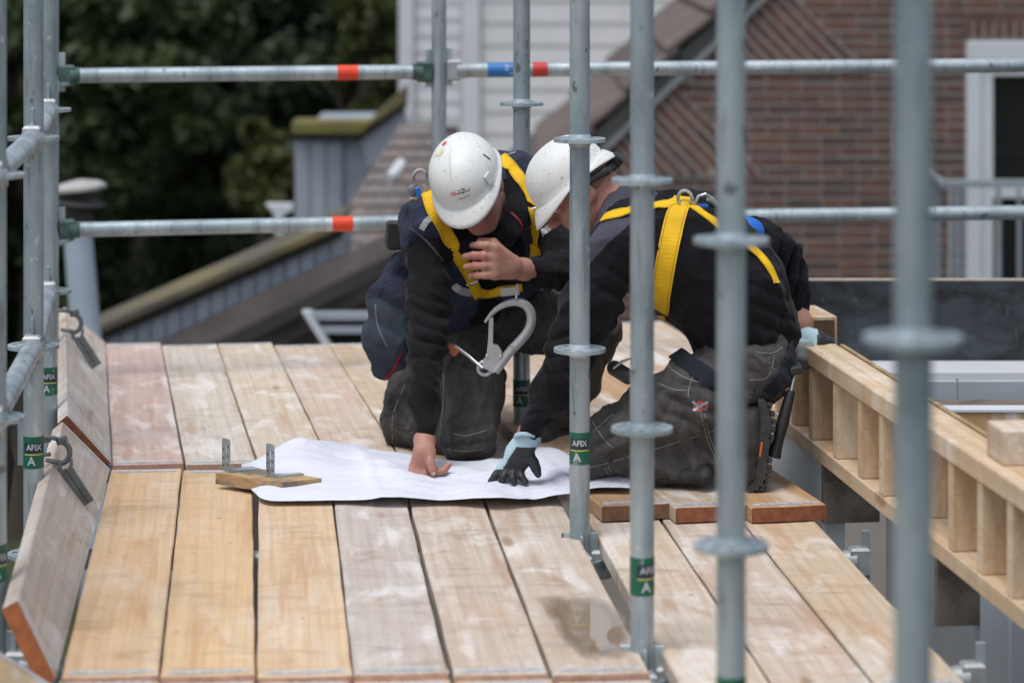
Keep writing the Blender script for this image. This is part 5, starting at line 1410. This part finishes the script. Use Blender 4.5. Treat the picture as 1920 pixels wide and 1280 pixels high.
# hanging tail of the bodywarmer on the left, radio pouch
S = Sdf()
S.chain([W(752, 492, 7.72), W(734, 560, 7.66), W(722, 640, 7.64), W(714, 690, 7.66)], [.045, .060, .060, .036], .03, (0, 1, 0), .42)
S.chain([W(760, 560, 7.70), W(748, 650, 7.68), W(722, 702, 7.67)], [.05, .045, .022], .03, (0, 1, 0), .5)
fl1, fg1 = garment(S, 'jacket_tail', M_navyc, w1, .005, .005, 18, 12, [(W(735, 560, 7.6), .12, .006, (.4, 0, 1), .08)], mats=[M_navyc, M_slate], pick=lambda C, Nn, px, py: (py > 560 - (px - 700) * .25).astype(int))
o = MB().obox((0, 0, 0), (1, 0, 0), (0, 1, 0), (0, 0, 1), .030, .022, .040, .007).build('radio', M_plast, None, True); o.location = W(745, 441, 7.66); o.rotation_euler = (0, .04, .2)
tag(o, 'black box shaped radio clipped behind the left worker\'s shoulder', 'radio')
sf1 = Surf([sg1, vg1, cg1, tg1, fg1])
hs1 = empty('safety_harness', tuple(W(895, 540, 7.5)), 'yellow safety harness worn by the left worker', 'harness')
ribbon(sf1, [(800, 345), (808, 385), (828, 425), (852, 465), (876, 512), (894, 552)], .037, M_web, 'shoulder_strap', hs1, .003, .003)
ribbon(sf1, [(940, 296), (962, 318), (983, 350), (996, 385)], .034, M_web, 'shoulder_strap', hs1, .003, .003)
ribbon(sf1, [(996, 392), (1003, 425), (1004, 455), (1002, 478)], .034, M_web, 'shoulder_strap', hs1, .003, .003)
ribbon(sf1, [(893, 549), (915, 549), (940, 544), (962, 541), (978, 536)], .026, M_web, 'chest_strap', hs1, .003, .004)
p, n_ = sf1.hit(956, 545); p = p or W(956, 545, 7.5)
MB().obox(p + Vector((0, -.008, 0)), (1, 0, .1), (0, 1, 0), (-.1, 0, 1), .026, .005, .014, .003).build('buckle', M_steel, hs1)
for (x, y) in ((879, 521), (882, 531), (997, 392)):
    p, n_ = sf1.hit(x, y)
    if p: MB().obox(p + Vector((0, -.008, 0)), (1, 0, .35), (0, 1, 0), (-.35, 0, 1), .022, .002, .003, .001).build('adjuster', M_steel, hs1)
dr = [W(788 + 13 * math.cos(a), 333 - 15 * math.sin(a), 7.62) for a in [R(x) for x in range(-10, 230, 24)]]
MB().tube(dr, .0045, 8).build('d_ring', M_steel, hs1, True)
MB().lathe(W(776, 358, 7.60), (.2, -1, .3), [(.015, 0), (.017, .003), (.017, .006), (.012, .008)], 20).build('swivel', M_plast2, hs1, True)
MB().obox(W(784, 360, 7.57), (1, 0, .2), (0, 1, 0), (-.2, 0, 1), .007, .008, .013, .002).build('blue_latch', M_hblue, hs1)
MB().tube([W(794, 346, 7.6), W(799, 356, 7.6), W(794, 366, 7.6)], .005, 8).build('rope_end', plain('cream_rope', (.5, .42, .30), .8), hs1, True)
MB().tube([W(772, 372, 7.62), W(767, 388, 7.63), W(766, 404, 7.64)], .005, 8).build('lanyard', plain('tan_lanyard', (.38, .29, .2), .8), hs1, True)
# reflective and red trims
for pts, wd, mt, nm in (([(790, 430), (800, 415), (814, 405)], .017, M_refl, 'reflective_tape'), ([(850, 534), (866, 546), (884, 549)], .021, M_refl, 'reflective_tape'), ([(944, 296), (960, 288), (985, 285), (1008, 288)], .014, M_refl, 'reflective_tape'),
        ([(1016, 438), (1024, 432), (1032, 426)], .022, M_refl, 'reflective_tape'), ([(958, 398), (972, 412), (979, 424)], .005, M_redp, 'red_piping'), ([(979, 424), (975, 445), (976, 475)], .005, M_redp, 'red_piping'), ([(710, 718), (728, 704), (744, 680), (750, 662)], .007, M_redp, 'red_piping')):
    ribbon(sf1, pts, wd, mt, nm, w1, .0012, .0012, 16)
for pts in ([(770, 428), (790, 442), (812, 466), (830, 490)],): ribbon(sf1, pts, .006, M_grey, 'piping', w1, .002, .001, 20)
for pts in ([(850, 812), (870, 817), (893, 812), (912, 806)], [(838, 842), (870, 846), (905, 842)], [(832, 700), (831, 760), (824, 820)], [(760, 720), (738, 775), (736, 825)], [(726, 650), (708, 610), (704, 570)]): ribbon(sf1, pts, .0022, M_stitch, 'stitching', tr1, .0006, .0006, 24)
# helmet
he1, pt1 = helmet(hf1, w1, .0965, .120, .125, .105, .034, .040, 1, .55)
CENT[0] = hf1[0]
def helm_marks(pt, he, th0, v0, v1, n, th1=None):
    vs, fs = [], []
    for i in range(n):
        v = v0 + (v1 - v0) * i / (n - 1); q = surf_disc(pt, th0 if th1 is None else th0 + (th1 - th0) * i / (n - 1), v, .0012, None, '', None, .0008, 8); fs.append(tuple(len(vs) + k for k in q[1])); vs += q[0]
    return tag(make('vent_holes', vs, fs, M_blk, he), kind='stuff')
helm_marks(pt1, he1, R(3), .06, .50, 13)
q = surf_disc(pt1, R(140), .21, .0085, None, '', None, .001, 20); make('red_dot', q[0], [q[1]], M_redd, he1)
q = surf_disc(pt1, R(98), .22, .016, None, '', None, .0007, 22, .8); vs = [p + (q[3] * math.sin(3 * k) + q[4] * math.cos(2.3 * k)) * .0035 for k, p in enumerate(q[0])]; make('stain', vs, [q[1]], M_stain, he1)
# printed mark and two lines of lettering on the front of the shell
def helm_text(txt, size, pt, th, v, mat, he, name, sx=1.0):
    T = text_mesh(txt, size); q = surf_disc(pt, th, v, .001, None, '', None); nn, du, dv, p = q[2:]
    right = -hf1[1]; right = (right - nn * right.dot(nn)).normalized(); upv = nn.cross(right); upv = upv if upv.dot(hf1[3]) > 0 else -upv
    make(name, [p + right * x * sx + upv * y + nn * .0012 - nn * ((x * sx) ** 2 + y * y) / .2 for x, y, z in T[0]], T[1], mat, he)
helm_text('HI', .017, pt1, R(6), .73, M_redd, he1, 'printed_mark', .9)
helm_text('Ia Aik', .0085, pt1, R(-10), .70, M_blk, he1, 'lettering'); helm_text('Hersgrond', .0085, pt1, R(-11), .745, M_blk, he1, 'lettering'); helm_text('facing on roof', .0055, pt1, R(-9), .83, M_blk, he1, 'lettering')
q = surf_disc(pt1, R(-58), .86, .01, None, '', None); MB().obox(q[5] + q[2] * .002, q[3], q[4], q[2], .012, .016, .0025, .002).build('side_cap', M_helm, he1)
q = surf_disc(pt1, R(-84), .66, .01, None, '', None); MB().obox(q[5] + q[2] * .0006, q[3], q[4], q[2], .0014, .012, .001).build('slot', M_blk, he1)

# ------------------------------------------------------------------ snap hook hanging from the harness
sh_ = empty('scaffold_hook', tuple(W(910, 690, 7.40)), 'large aluminium scaffold hook hanging from the left worker\'s harness', 'snap hook')
YH = 7.39
out_px = [(909, 604), (917, 594), (930, 580), (948, 570), (966, 566), (983, 570), (994, 583), (996, 602), (990, 620), (976, 638), (957, 658), (942, 678), (928, 696)]
hk = [W(x, y, YH) for x, y in out_px]
hk = [Vector(cr([tuple(p) for p in hk], i / 40)) for i in range(41)]
rr = [.0034 + .0092 * min(1, i / 16) for i in range(41)]
MB().tube(hk, rr, 12).build('hook_bow', M_alu, sh_, True)
pl = [(917, 596), (925, 596), (924, 645), (934, 648), (941, 660), (942, 676), (932, 692), (925, 700), (912, 692), (902, 690), (906, 676), (912, 668), (915, 640)]
m = MB(); m.prism([W(x, y, YH - .010) for x, y in pl], (0, .020, 0)); m.build('gate', M_alu, sh_)
MB().tube([W(909 + 12.5 * math.cos(a), 690 + 12.5 * math.sin(a), YH) for a in [R(x) for x in range(0, 361, 24)]], .0052, 10, False).build('eye_ring', M_alu, sh_, True)
for x, y in ((913, 667), (938, 669), (960, 649)): MB().lathe(W(x, y, YH - .012), (0, -1, 0), [(.004, -.004), (.004, .001), (.003, .002)], 12).build('rivet', M_steel, sh_, True)
MB().tube([W(970, 532, YH - .004), W(968, 560, YH - .016), W(969, 568, YH)], .003, 8).build('suspension_pin', M_steel, sh_, True)
MB().tube([W(905, 690, YH - .012), W(880, 668, YH + .02), W(853, 648, YH + .06)], .0045, 10).build('lanyard_link', M_steel, sh_, True)
MB().obox(W(848, 655, YH + .08), (.6, 0, .6), (0, 1, 0), (-.6, 0, .6), .010, .008, .018, .003).build('orange_tab', plain('orange_webbing', (.42, .12, .05), .7), sh_)

# ------------------------------------------------------------------ WORKER TWO (side on, back to the right)
w2 = empty('person', tuple(G(1260, 905, .04)), 'kneeling worker in black sweater seen from the side, gloved hand on the paper', 'person')
f2 = Vector((-.745, -.10, -.66)); u2 = Vector((-.65, -.06, .76))
HC2 = W(1085, 357, 7.14); hf2 = head_frame(HC2, f2, u2)
S = Sdf(); L2 = add_head(S, hf2, .97)
nb2 = W(1195, 420, 7.12)
S.cap(L2(0, -.045, -.035), nb2, .056, .066, .03)
shL2, elL2, wrL2 = W(1150, 478, 6.97), W(1080, 640, 6.95), W(992, 812, 7.095)
shR2, elR2, wrR2 = W(1400, 462, 7.36), W(1472, 505, 7.42), W(1502, 604, 7.40)
S.chain([nb2, W(1270, 470, 7.12), W(1390, 580, 7.14), W(1430, 655, 7.14)], [.075, .08, .08, .08], .04)
S.chain([nb2, shL2, elL2, W(1010, 775, 7.07), wrL2], [.05, .03, .02, .02, .026], .02)
S.chain([W(1280, 450, 7.15), shR2, elR2, W(1488, 560, 7.41), wrR2, W(1512, 640, 7.40)], [.05, .03, .02, .022, .028, .028], .02)
S.chain([W(1425, 670, 7.05), W(1150, 835, 7.04), W(1360, 858, 7.0)], [.05, .03, .02], .03)
S.chain([W(1425, 660, 7.25), W(1200, 820, 7.32), W(1370, 845, 7.3)], [.05, .03, .02], .03)
S.chain([W(992, 812, 7.095), W(978, 842, 7.10), W(966, 860, 7.10)], [.026, .024, .014], .02)
def pick2(C, Nn, px, py):
    Q = C - np.array(hf2[0]); a_ = Q @ np.array(hf2[1]); b_ = Q @ np.array(hf2[2]); c_ = Q @ np.array(hf2[3])
    lip = (np.abs(a_) < .021) & (b_ > .074) & (c_ < -.049) & (c_ > -.076)
    return np.where(lip, 1, 0)
body2, _ = garment(S, 'body', M_skin2, w2, .0042, mats=[M_skin2, M_lip], pick=pick2)
eyes(L2, hf2, body2)
Hs = Sdf(); Hs.ell(L2(0, -.020, .030), (.0765, .095, .090), hf2[1:], .02); Hs.ell(L2(0, .085, -.02), (.12, .085, .08), hf2[1:], .02, True); Hs.ell(L2(0, -.01, -.125), (.14, .16, .075), hf2[1:], .02, True)
garment(Hs, 'hair', M_stub, w2, .006, sm=0)
# trousers
S = Sdf()
S.ell(W(1408, 658, 7.14), (.126, .165, .118), ((.85, 0, -.5), (0, 1, 0), (.5, 0, .85)), .05)
S.chain([W(1400, 692, 7.05), W(1290, 755, 7.02), W(1150, 822, 7.02)], [.118, .106, .088], .05)
S.ell(W(1122, 848, 7.03), (.072, .07, .068), None, .04)
S.chain([W(1122, 862, 7.04), W(1240, 862, 7.02), W(1375, 858, 6.99)], [.056, .062, .050], .035)
S.chain([W(1400, 676, 7.25), W(1300, 760, 7.28), W(1200, 830, 7.30)], [.11, .095, .08], .05)
S.chain([W(1200, 850, 7.30), W(1380, 850, 7.28)], [.055, .05], .03)
tr2, tg2 = garment(S, 'trousers', M_trou, w2, .005, .007, 24, 21, [(W(1160, 800, 6.95), .13, .010, (.8, 0, -.7), .055), (W(1330, 760, 6.92), .12, .009, (.3, 0, 1), .05), (W(1270, 850, 6.95), .13, .008, (1, 0, .4), .06)])
S = Sdf(); S.chain([W(1232, 893, 6.99), W(1320, 890, 6.96)], [.022, .024], .02); S.ell(W(1322, 891, 6.955), (.024, .04, .026), None, .02)  # lower shin and hem; their shade is put in as a black shape
garment(S, 'shaded_shin_hem', M_boot, w2, .006, .002, 40, 9)
# boot with toes tucked under
S = Sdf()
S.chain([W(1372, 850, 6.99), W(1402, 815, 6.98)], [.048, .05], .03)
S.chain([W(1410, 782, 6.975), W(1412, 830, 6.975), W(1402, 884, 6.975), W(1385, 898, 6.975)], [.036, .038, .04, .034], .03, (0, 1, 0), 1.15)
garment(S, 'boot', M_boot, w2, .006, .002, 40, 2)
so_px = [(1422, 752), (1434, 752), (1444, 764), (1448, 790), (1445, 820), (1441, 850), (1441, 880), (1434, 906), (1420, 922), (1402, 925), (1404, 912), (1416, 900), (1421, 870), (1424, 830), (1427, 795), (1424, 768)]
m = MB(); m.prism([W(x, y, 6.925) for x, y in so_px], (0, .098, 0)); sole = m.build('sole', M_sole, w2)
lug = MB()
for i, (x, y) in enumerate([(1443, 760), (1448, 775), (1450, 790), (1449, 805), (1446, 820), (1443, 862), (1443, 876), (1440, 890), (1435, 903), (1427, 914), (1417, 922)]):
    for dy in (.008, .032, .062, .088): lug.obox(W(x, y, 6.925 + dy), (1, 0, -.2), (0, 1, 0), (.2, 0, 1), .006, .008, .0065, .0015)
tag(lug.build('tread_lugs', M_sole, sole), kind='stuff')
MB().obox(W(1427, 842, 6.924), (.15, 0, 1), (0, 1, 0), (-1, 0, .15), .018, .002, .0028, .001).build('orange_stripe', M_orange, sole)
# sweater
S = Sdf()
S.chain([W(1205, 455, 7.10), W(1280, 480, 7.12), W(1365, 545, 7.13), W(1400, 612, 7.13)], [.128, .150, .152, .132], .06, (0, 1, 0), 1.2)
S.ell(W(1300, 452, 7.16), (.16, .20, .115), ((.88, 0, -.47), (0, 1, 0), (.47, 0, .88)), .05)
S.chain([W(1185, 452, 7.02), W(1148, 480, 6.97), W(1108, 570, 6.945), W(1076, 650, 6.955), W(1035, 730, 7.03), W(1000, 796, 7.085)], [.09, .082, .074, .064, .052, .040], .04)
S.chain([W(1002, 792, 7.08), W(994, 808, 7.09)], [.040, .037], .006)
S.chain([W(1360, 465, 7.30), W(1425, 460, 7.38), W(1468, 488, 7.42), W(1484, 540, 7.42), W(1495, 582, 7.405)], [.09, .072, .056, .045, .034], .05)
S.chain([W(1392, 638, 7.12), W(1440, 626, 7.14)], [.115, .075], .05, (0, 1, 0), 1.25)
def picks(C, Nn, px, py):
    return np.where(poly_mask(px, py, [(1095, 515), (1104, 448), (1130, 412), (1166, 402), (1196, 400), (1172, 428), (1134, 462), (1108, 492)]) & (C[:, 1] < 7.12), 1, 0)
sw2, sg2 = garment(S, 'sweater', M_jet2, w2, .004, .005, 20, 31, [(elL2, .10, .010, (-.4, 0, 1), .045), (W(1160, 560, 6.95), .10, .008, (.5, 0, 1), .05), (W(1480, 500, 7.35), .10, .011, (1, 0, -.6), .045), (W(1440, 620, 7.0), .12, .006, (.3, 0, 1), .05), (W(1020, 770, 7.05), .06, .006, (-.4, 0, 1), .03)], mats=[M_jet2, M_grey], pick=picks)
S = Sdf()
S.chain([W(1220, 432, 7.10), W(1186, 412, 7.11), W(1160, 398, 7.12)], [.092, .080, .070], .03)
S.chain([W(1150, 425, 7.04), W(1118, 452, 7.02)], [.045, .030], .04)
co2, cg2 = garment(S, 'collar', M_grey, w2, .005, .003, 26, 4)
# gloves
gx = lambda x, y, dy=0: W(x, y, 7.105 + dy)
S = Sdf()
S.cap(gx(990, 822, -.02), gx(972, 850), .031, .036, .02, (.5, 1, 0), .8)
for (x0, y0, x1, y1) in ((968, 852, 938, 879), (973, 856, 949, 884), (979, 858, 962, 885), (984, 857, 974, 881)): S.cap(gx(x0, y0), gx(x1, y1), .018, .0115, .014)
for ch_ in ([(938, 879, 0), (929, 891, -.006), (920, 902, -.008)], [(949, 884, -.008), (943, 894, -.018), (940, 903, -.020)], [(962, 885, -.010), (961, 896, -.026), (964, 904, -.030)], [(974, 881, -.004), (978, 894, -.020), (986, 903, -.026)]):
    S.chain([gx(x, y, d) for x, y, d in ch_], [.0118, .0098, .0082], .003)
S.chain([gx(988, 850, -.012), gx(1000, 866, -.020), gx(1005, 878, -.022), gx(1009, 889, -.022)], [.017, .0125, .0112, .0092], .008)
gl2, _ = garment(S, 'glove', M_gblk, w2, .0036, sm=0, mats=[M_gblk, M_gblue], pick=lambda C, Nn, px, py: (((px + py * .62) < 1487 + (py > 880) * -50) & (py < 884) | (py < 838)).astype(int))
MB().tube([gx(989 + 22 * math.cos(a), 821 + 7 * math.sin(a) + 3 * math.cos(a), -.02 + .03 * math.sin(a)) for a in [R(x) for x in range(0, 361, 20)]], .006, 8, False).build('glove_cuff', M_gblue, gl2, True)
hp = Vector(fp(7.27, .02, ZT1)); hz = lambda dx, dy, dz: hp + Vector((dx, dy, dz))
gy = lambda x, y, Y=7.30: W(x, y, Y)
S = Sdf()
S.cap(gy(1514, 634, 7.37), gy(1532, 640, 7.30), .030, .030, .02)
for (xa, xb, yb) in ((1518, 1548, 644), (1520, 1556, 642), (1522, 1550, 650)): S.cap(gy(1525, 640, 7.32), gy(xb, yb, 7.34), .020, .013, .02)
S.chain([gy(1510, 640, 7.36), gy(1512, 655, 7.27), gy(1514, 672, 7.25), gy(1515, 684, 7.25)], [.018, .0135, .0125, .0105], .008)
S.chain([gy(1505, 640, 7.36), gy(1502, 655, 7.28), gy(1505, 672, 7.26), gy(1508, 686, 7.26)], [.018, .0130, .012, .0105], .008)
S.chain([gy(1520, 642, 7.34), gy(1521, 658, 7.25), gy(1522, 672, 7.24), gy(1522, 684, 7.245)], [.018, .0130, .012, .0100], .008)
garment(S, 'glove', M_gblk, w2, .0042, mats=[M_gblk, M_gblue, M_ggrey], pick=lambda C, Nn, px, py: np.where((px < 1527) & (py > 640), 2, np.where(px < 1533, 1, 0)))
# harness
sf2 = Surf([sg2, tg2, cg2])
hs2 = empty('safety_harness', tuple(W(1280, 390, 7.05)), 'yellow safety harness worn by the right worker', 'harness')
ribbon(sf2, [(1283, 372), (1268, 405), (1258, 445), (1247, 505), (1239, 560), (1237, 580)], .052, M_web, 'back_strap', hs2, .003, .003)
ribbon(sf2, [(1237, 585), (1240, 605), (1236, 630), (1230, 655)], .036, M_web, 'back_strap', hs2, .003, .003)
p, n_ = sf2.hit(1237, 581)
if p: MB().obox(p + n_ * .006, (1, 0, 0), n_, (0, 0, 1), .026, .003, .009, .002).build('buckle', M_buck, hs2)
ribbon(sf2, [(1280, 374), (1255, 384), (1230, 388), (1205, 392), (1175, 399), (1148, 405), (1132, 411)], .030, M_web, 'shoulder_strap', hs2, .003, .004)
ribbon(sf2, [(1283, 376), (1310, 398), (1345, 422), (1380, 448), (1415, 472), (1440, 502), (1454, 532)], .026, M_web, 'shoulder_strap', hs2, .003, .004)
ribbon(sf2, [(1238, 642), (1262, 660), (1292, 680), (1325, 704), (1352, 722)], .042, M_webd, 'leg_strap', hs2, .003, .004)
ribbon(sf2, [(1484, 650), (1478, 680), (1462, 710), (1440, 735)], .042, M_webd, 'leg_strap', hs2, .003, .004)
# dorsal ring, carabiner and blue fall arrester
MB().tube([W(1284 + 13 * math.cos(a), 372 - 15 * math.sin(a), 7.02) for a in [R(x) for x in range(-35, 230, 22)]], .0042, 8).build('d_ring', M_steel, hs2, True)
S = Sdf(); S.chain([W(1262, 386, 7.05), W(1282, 388, 7.04), W(1300, 396, 7.05)], [.018, .022, .016], .02, (0, 0, 1), .8); garment(S, 'webbing_loop', plain('yellow_webbing_loop', (.70, .42, .014), .7), hs2, .004)
fa = empty('fall_arrester', tuple(W(1398, 440, 7.15)), 'blue fall arrester with steel carabiner on the right worker\'s back', 'fall arrester')
MB().tube([W(x, y, Y_) for x, y, Y_ in ((1303, 402, 7.03), (1304, 380, 7.02), (1310, 368, 7.02), (1322, 364, 7.02), (1338, 374, 7.03), (1350, 388, 7.04))], .0048, 10).build('carabiner', M_steel, fa, True)
MB().tube([W(1328, 372, 7.025), W(1346, 386, 7.04)], .0075, 10).build('carabiner_sleeve', M_alu, fa, True)
MB().obox(W(1318, 387, 7.03), (1, 0, 0), (0, 1, 0), (0, 0, 1), .013, .008, .006, .002).build('blue_latch', M_hblue, fa)
S = Sdf(); S.ell(W(1398, 436, 7.20), (.050, .035, .042), None, .02); S.chain([W(1350, 390, 7.05), W(1375, 412, 7.14)], [.012, .016], .02)
garment(S, 'housing', M_hblue, fa, .006)
MB().obox(W(1346, 404, 7.08), (1, 0, 0), (0, 1, 0), (0, 0, 1), .008, .006, .010, .002).build('blue_latch', M_hblue, fa)
# stitching, pocket, badge on the trousers
for pts in ([(1243, 672), (1262, 695), (1295, 712), (1320, 716)], [(1300, 705), (1292, 728), (1290, 745)], [(1234, 718), (1262, 730), (1290, 732)], [(1110, 788), (1130, 820), (1150, 840)], [(1114, 808), (1140, 784), (1152, 776)], [(1105, 876), (1200, 850), (1340, 806)], [(1315, 776), (1325, 820), (1345, 868)], [(1321, 776), (1331, 820), (1350, 862)], [(1135, 876), (1148, 906)], [(1141, 874), (1154, 904)], [(1405, 712), (1440, 706), (1452, 665)], [(1418, 660), (1448, 662), (1468, 650)], [(1190, 722), (1215, 770), (1180, 800)]): ribbon(sf2, pts, .0022, M_stitch, 'stitching', tr2, .0006, .0006, 30)
for pts in ([(1298, 752), (1310, 761), (1326, 768)], [(1328, 753), (1312, 761), (1300, 770)]): ribbon(sf2, pts, .007, M_refl, 'badge', tr2, .0008, .001, 10)
for pts in ([(1308, 754), (1318, 755)], [(1304, 762), (1300, 763)], [(1306, 768), (1316, 769)], [(1322, 761), (1328, 762)]): ribbon(sf2, [pts[0], ((pts[0][0] + pts[1][0]) / 2, (pts[0][1] + pts[1][1]) / 2), pts[1]], .008, M_redd, 'badge', tr2, .0006, .0006, 6)
# buckle hanging at the near hip
S = Sdf(); S.chain([W(1152, 690, 7.0), W(1178, 706, 6.98)], [.02, .02], .02); garment(S, 'belt_pouch', M_plast, hs2, .005)
MB().tube([W(1150, 690, 6.97), W(1166, 678, 6.96), W(1182, 672, 6.96), W(1188, 690, 6.96)], .004, 8).build('buckle', M_steel, hs2, True)
# helmet with ratchet band
CENT[0] = hf2[0]
he2, pt2 = helmet(hf2, w2, .0965, .108, .112, .104, .030, .040, 1, .9)
_hf1 = hf1; hf1 = hf2
helm_marks(pt2, he2, R(40), .10, .72, 15, R(18))
for th, v in ((R(72), .985), (R(38), 1.0)):
    q = surf_disc(pt2, th, v, .0032, None, '', None, .001, 12); make('rivet_hole', q[0], [q[1]], M_blk, he2)
hf1 = _hf1
S = Sdf()
bandp = [L2(-.055, .082, .045), L2(-.085, .03, .035), L2(-.088, -.03, .015), L2(-.070, -.085, .0), L2(-.030, -.112, -.005), L2(.03, -.112, -.005)]
S.chain(bandp, [.006] * 6, .004, hf2[3], 2.0)
garment(S, 'headband', M_plast, he2, .004)
MB().lathe(L2(-.012, -.118, -.004), -hf2[2] - hf2[1] * .35, [(.020, -.012), (.020, .012), (.017, .014), (.017, .022), (.013, .025)], 18).build('ratchet_knob', M_plast, he2, True)
# ------------------------------------------------------------------ hammer hanging from the belt
hm = empty('hammer', tuple(W(1462, 850, 6.96)), 'hammer with long black rubber grip hanging behind the right worker', 'hammer')
m = MB(); m.lathe(W(1451, 857, 6.96), W(1482, 735, 7.0) - W(1451, 857, 6.96), [(.0165, 0), (.0175, .006), (.0150, .02), (.0140, .05), (.0160, .09), (.0140, .13), (.0120, .165), (.010, .172)], 16); m.build('grip', M_plast, hm, True)
MB().tube([W(1482, 738, 7.0), W(1490, 700, 7.02)], .006, 10).build('shaft', M_steel, hm, True)
MB().obox(W(1491, 690, 7.03), (1, 0, .2), (0, 1, 0), (-.2, 0, 1), .016, .040, .010, .004).build('head', M_boot, hm)
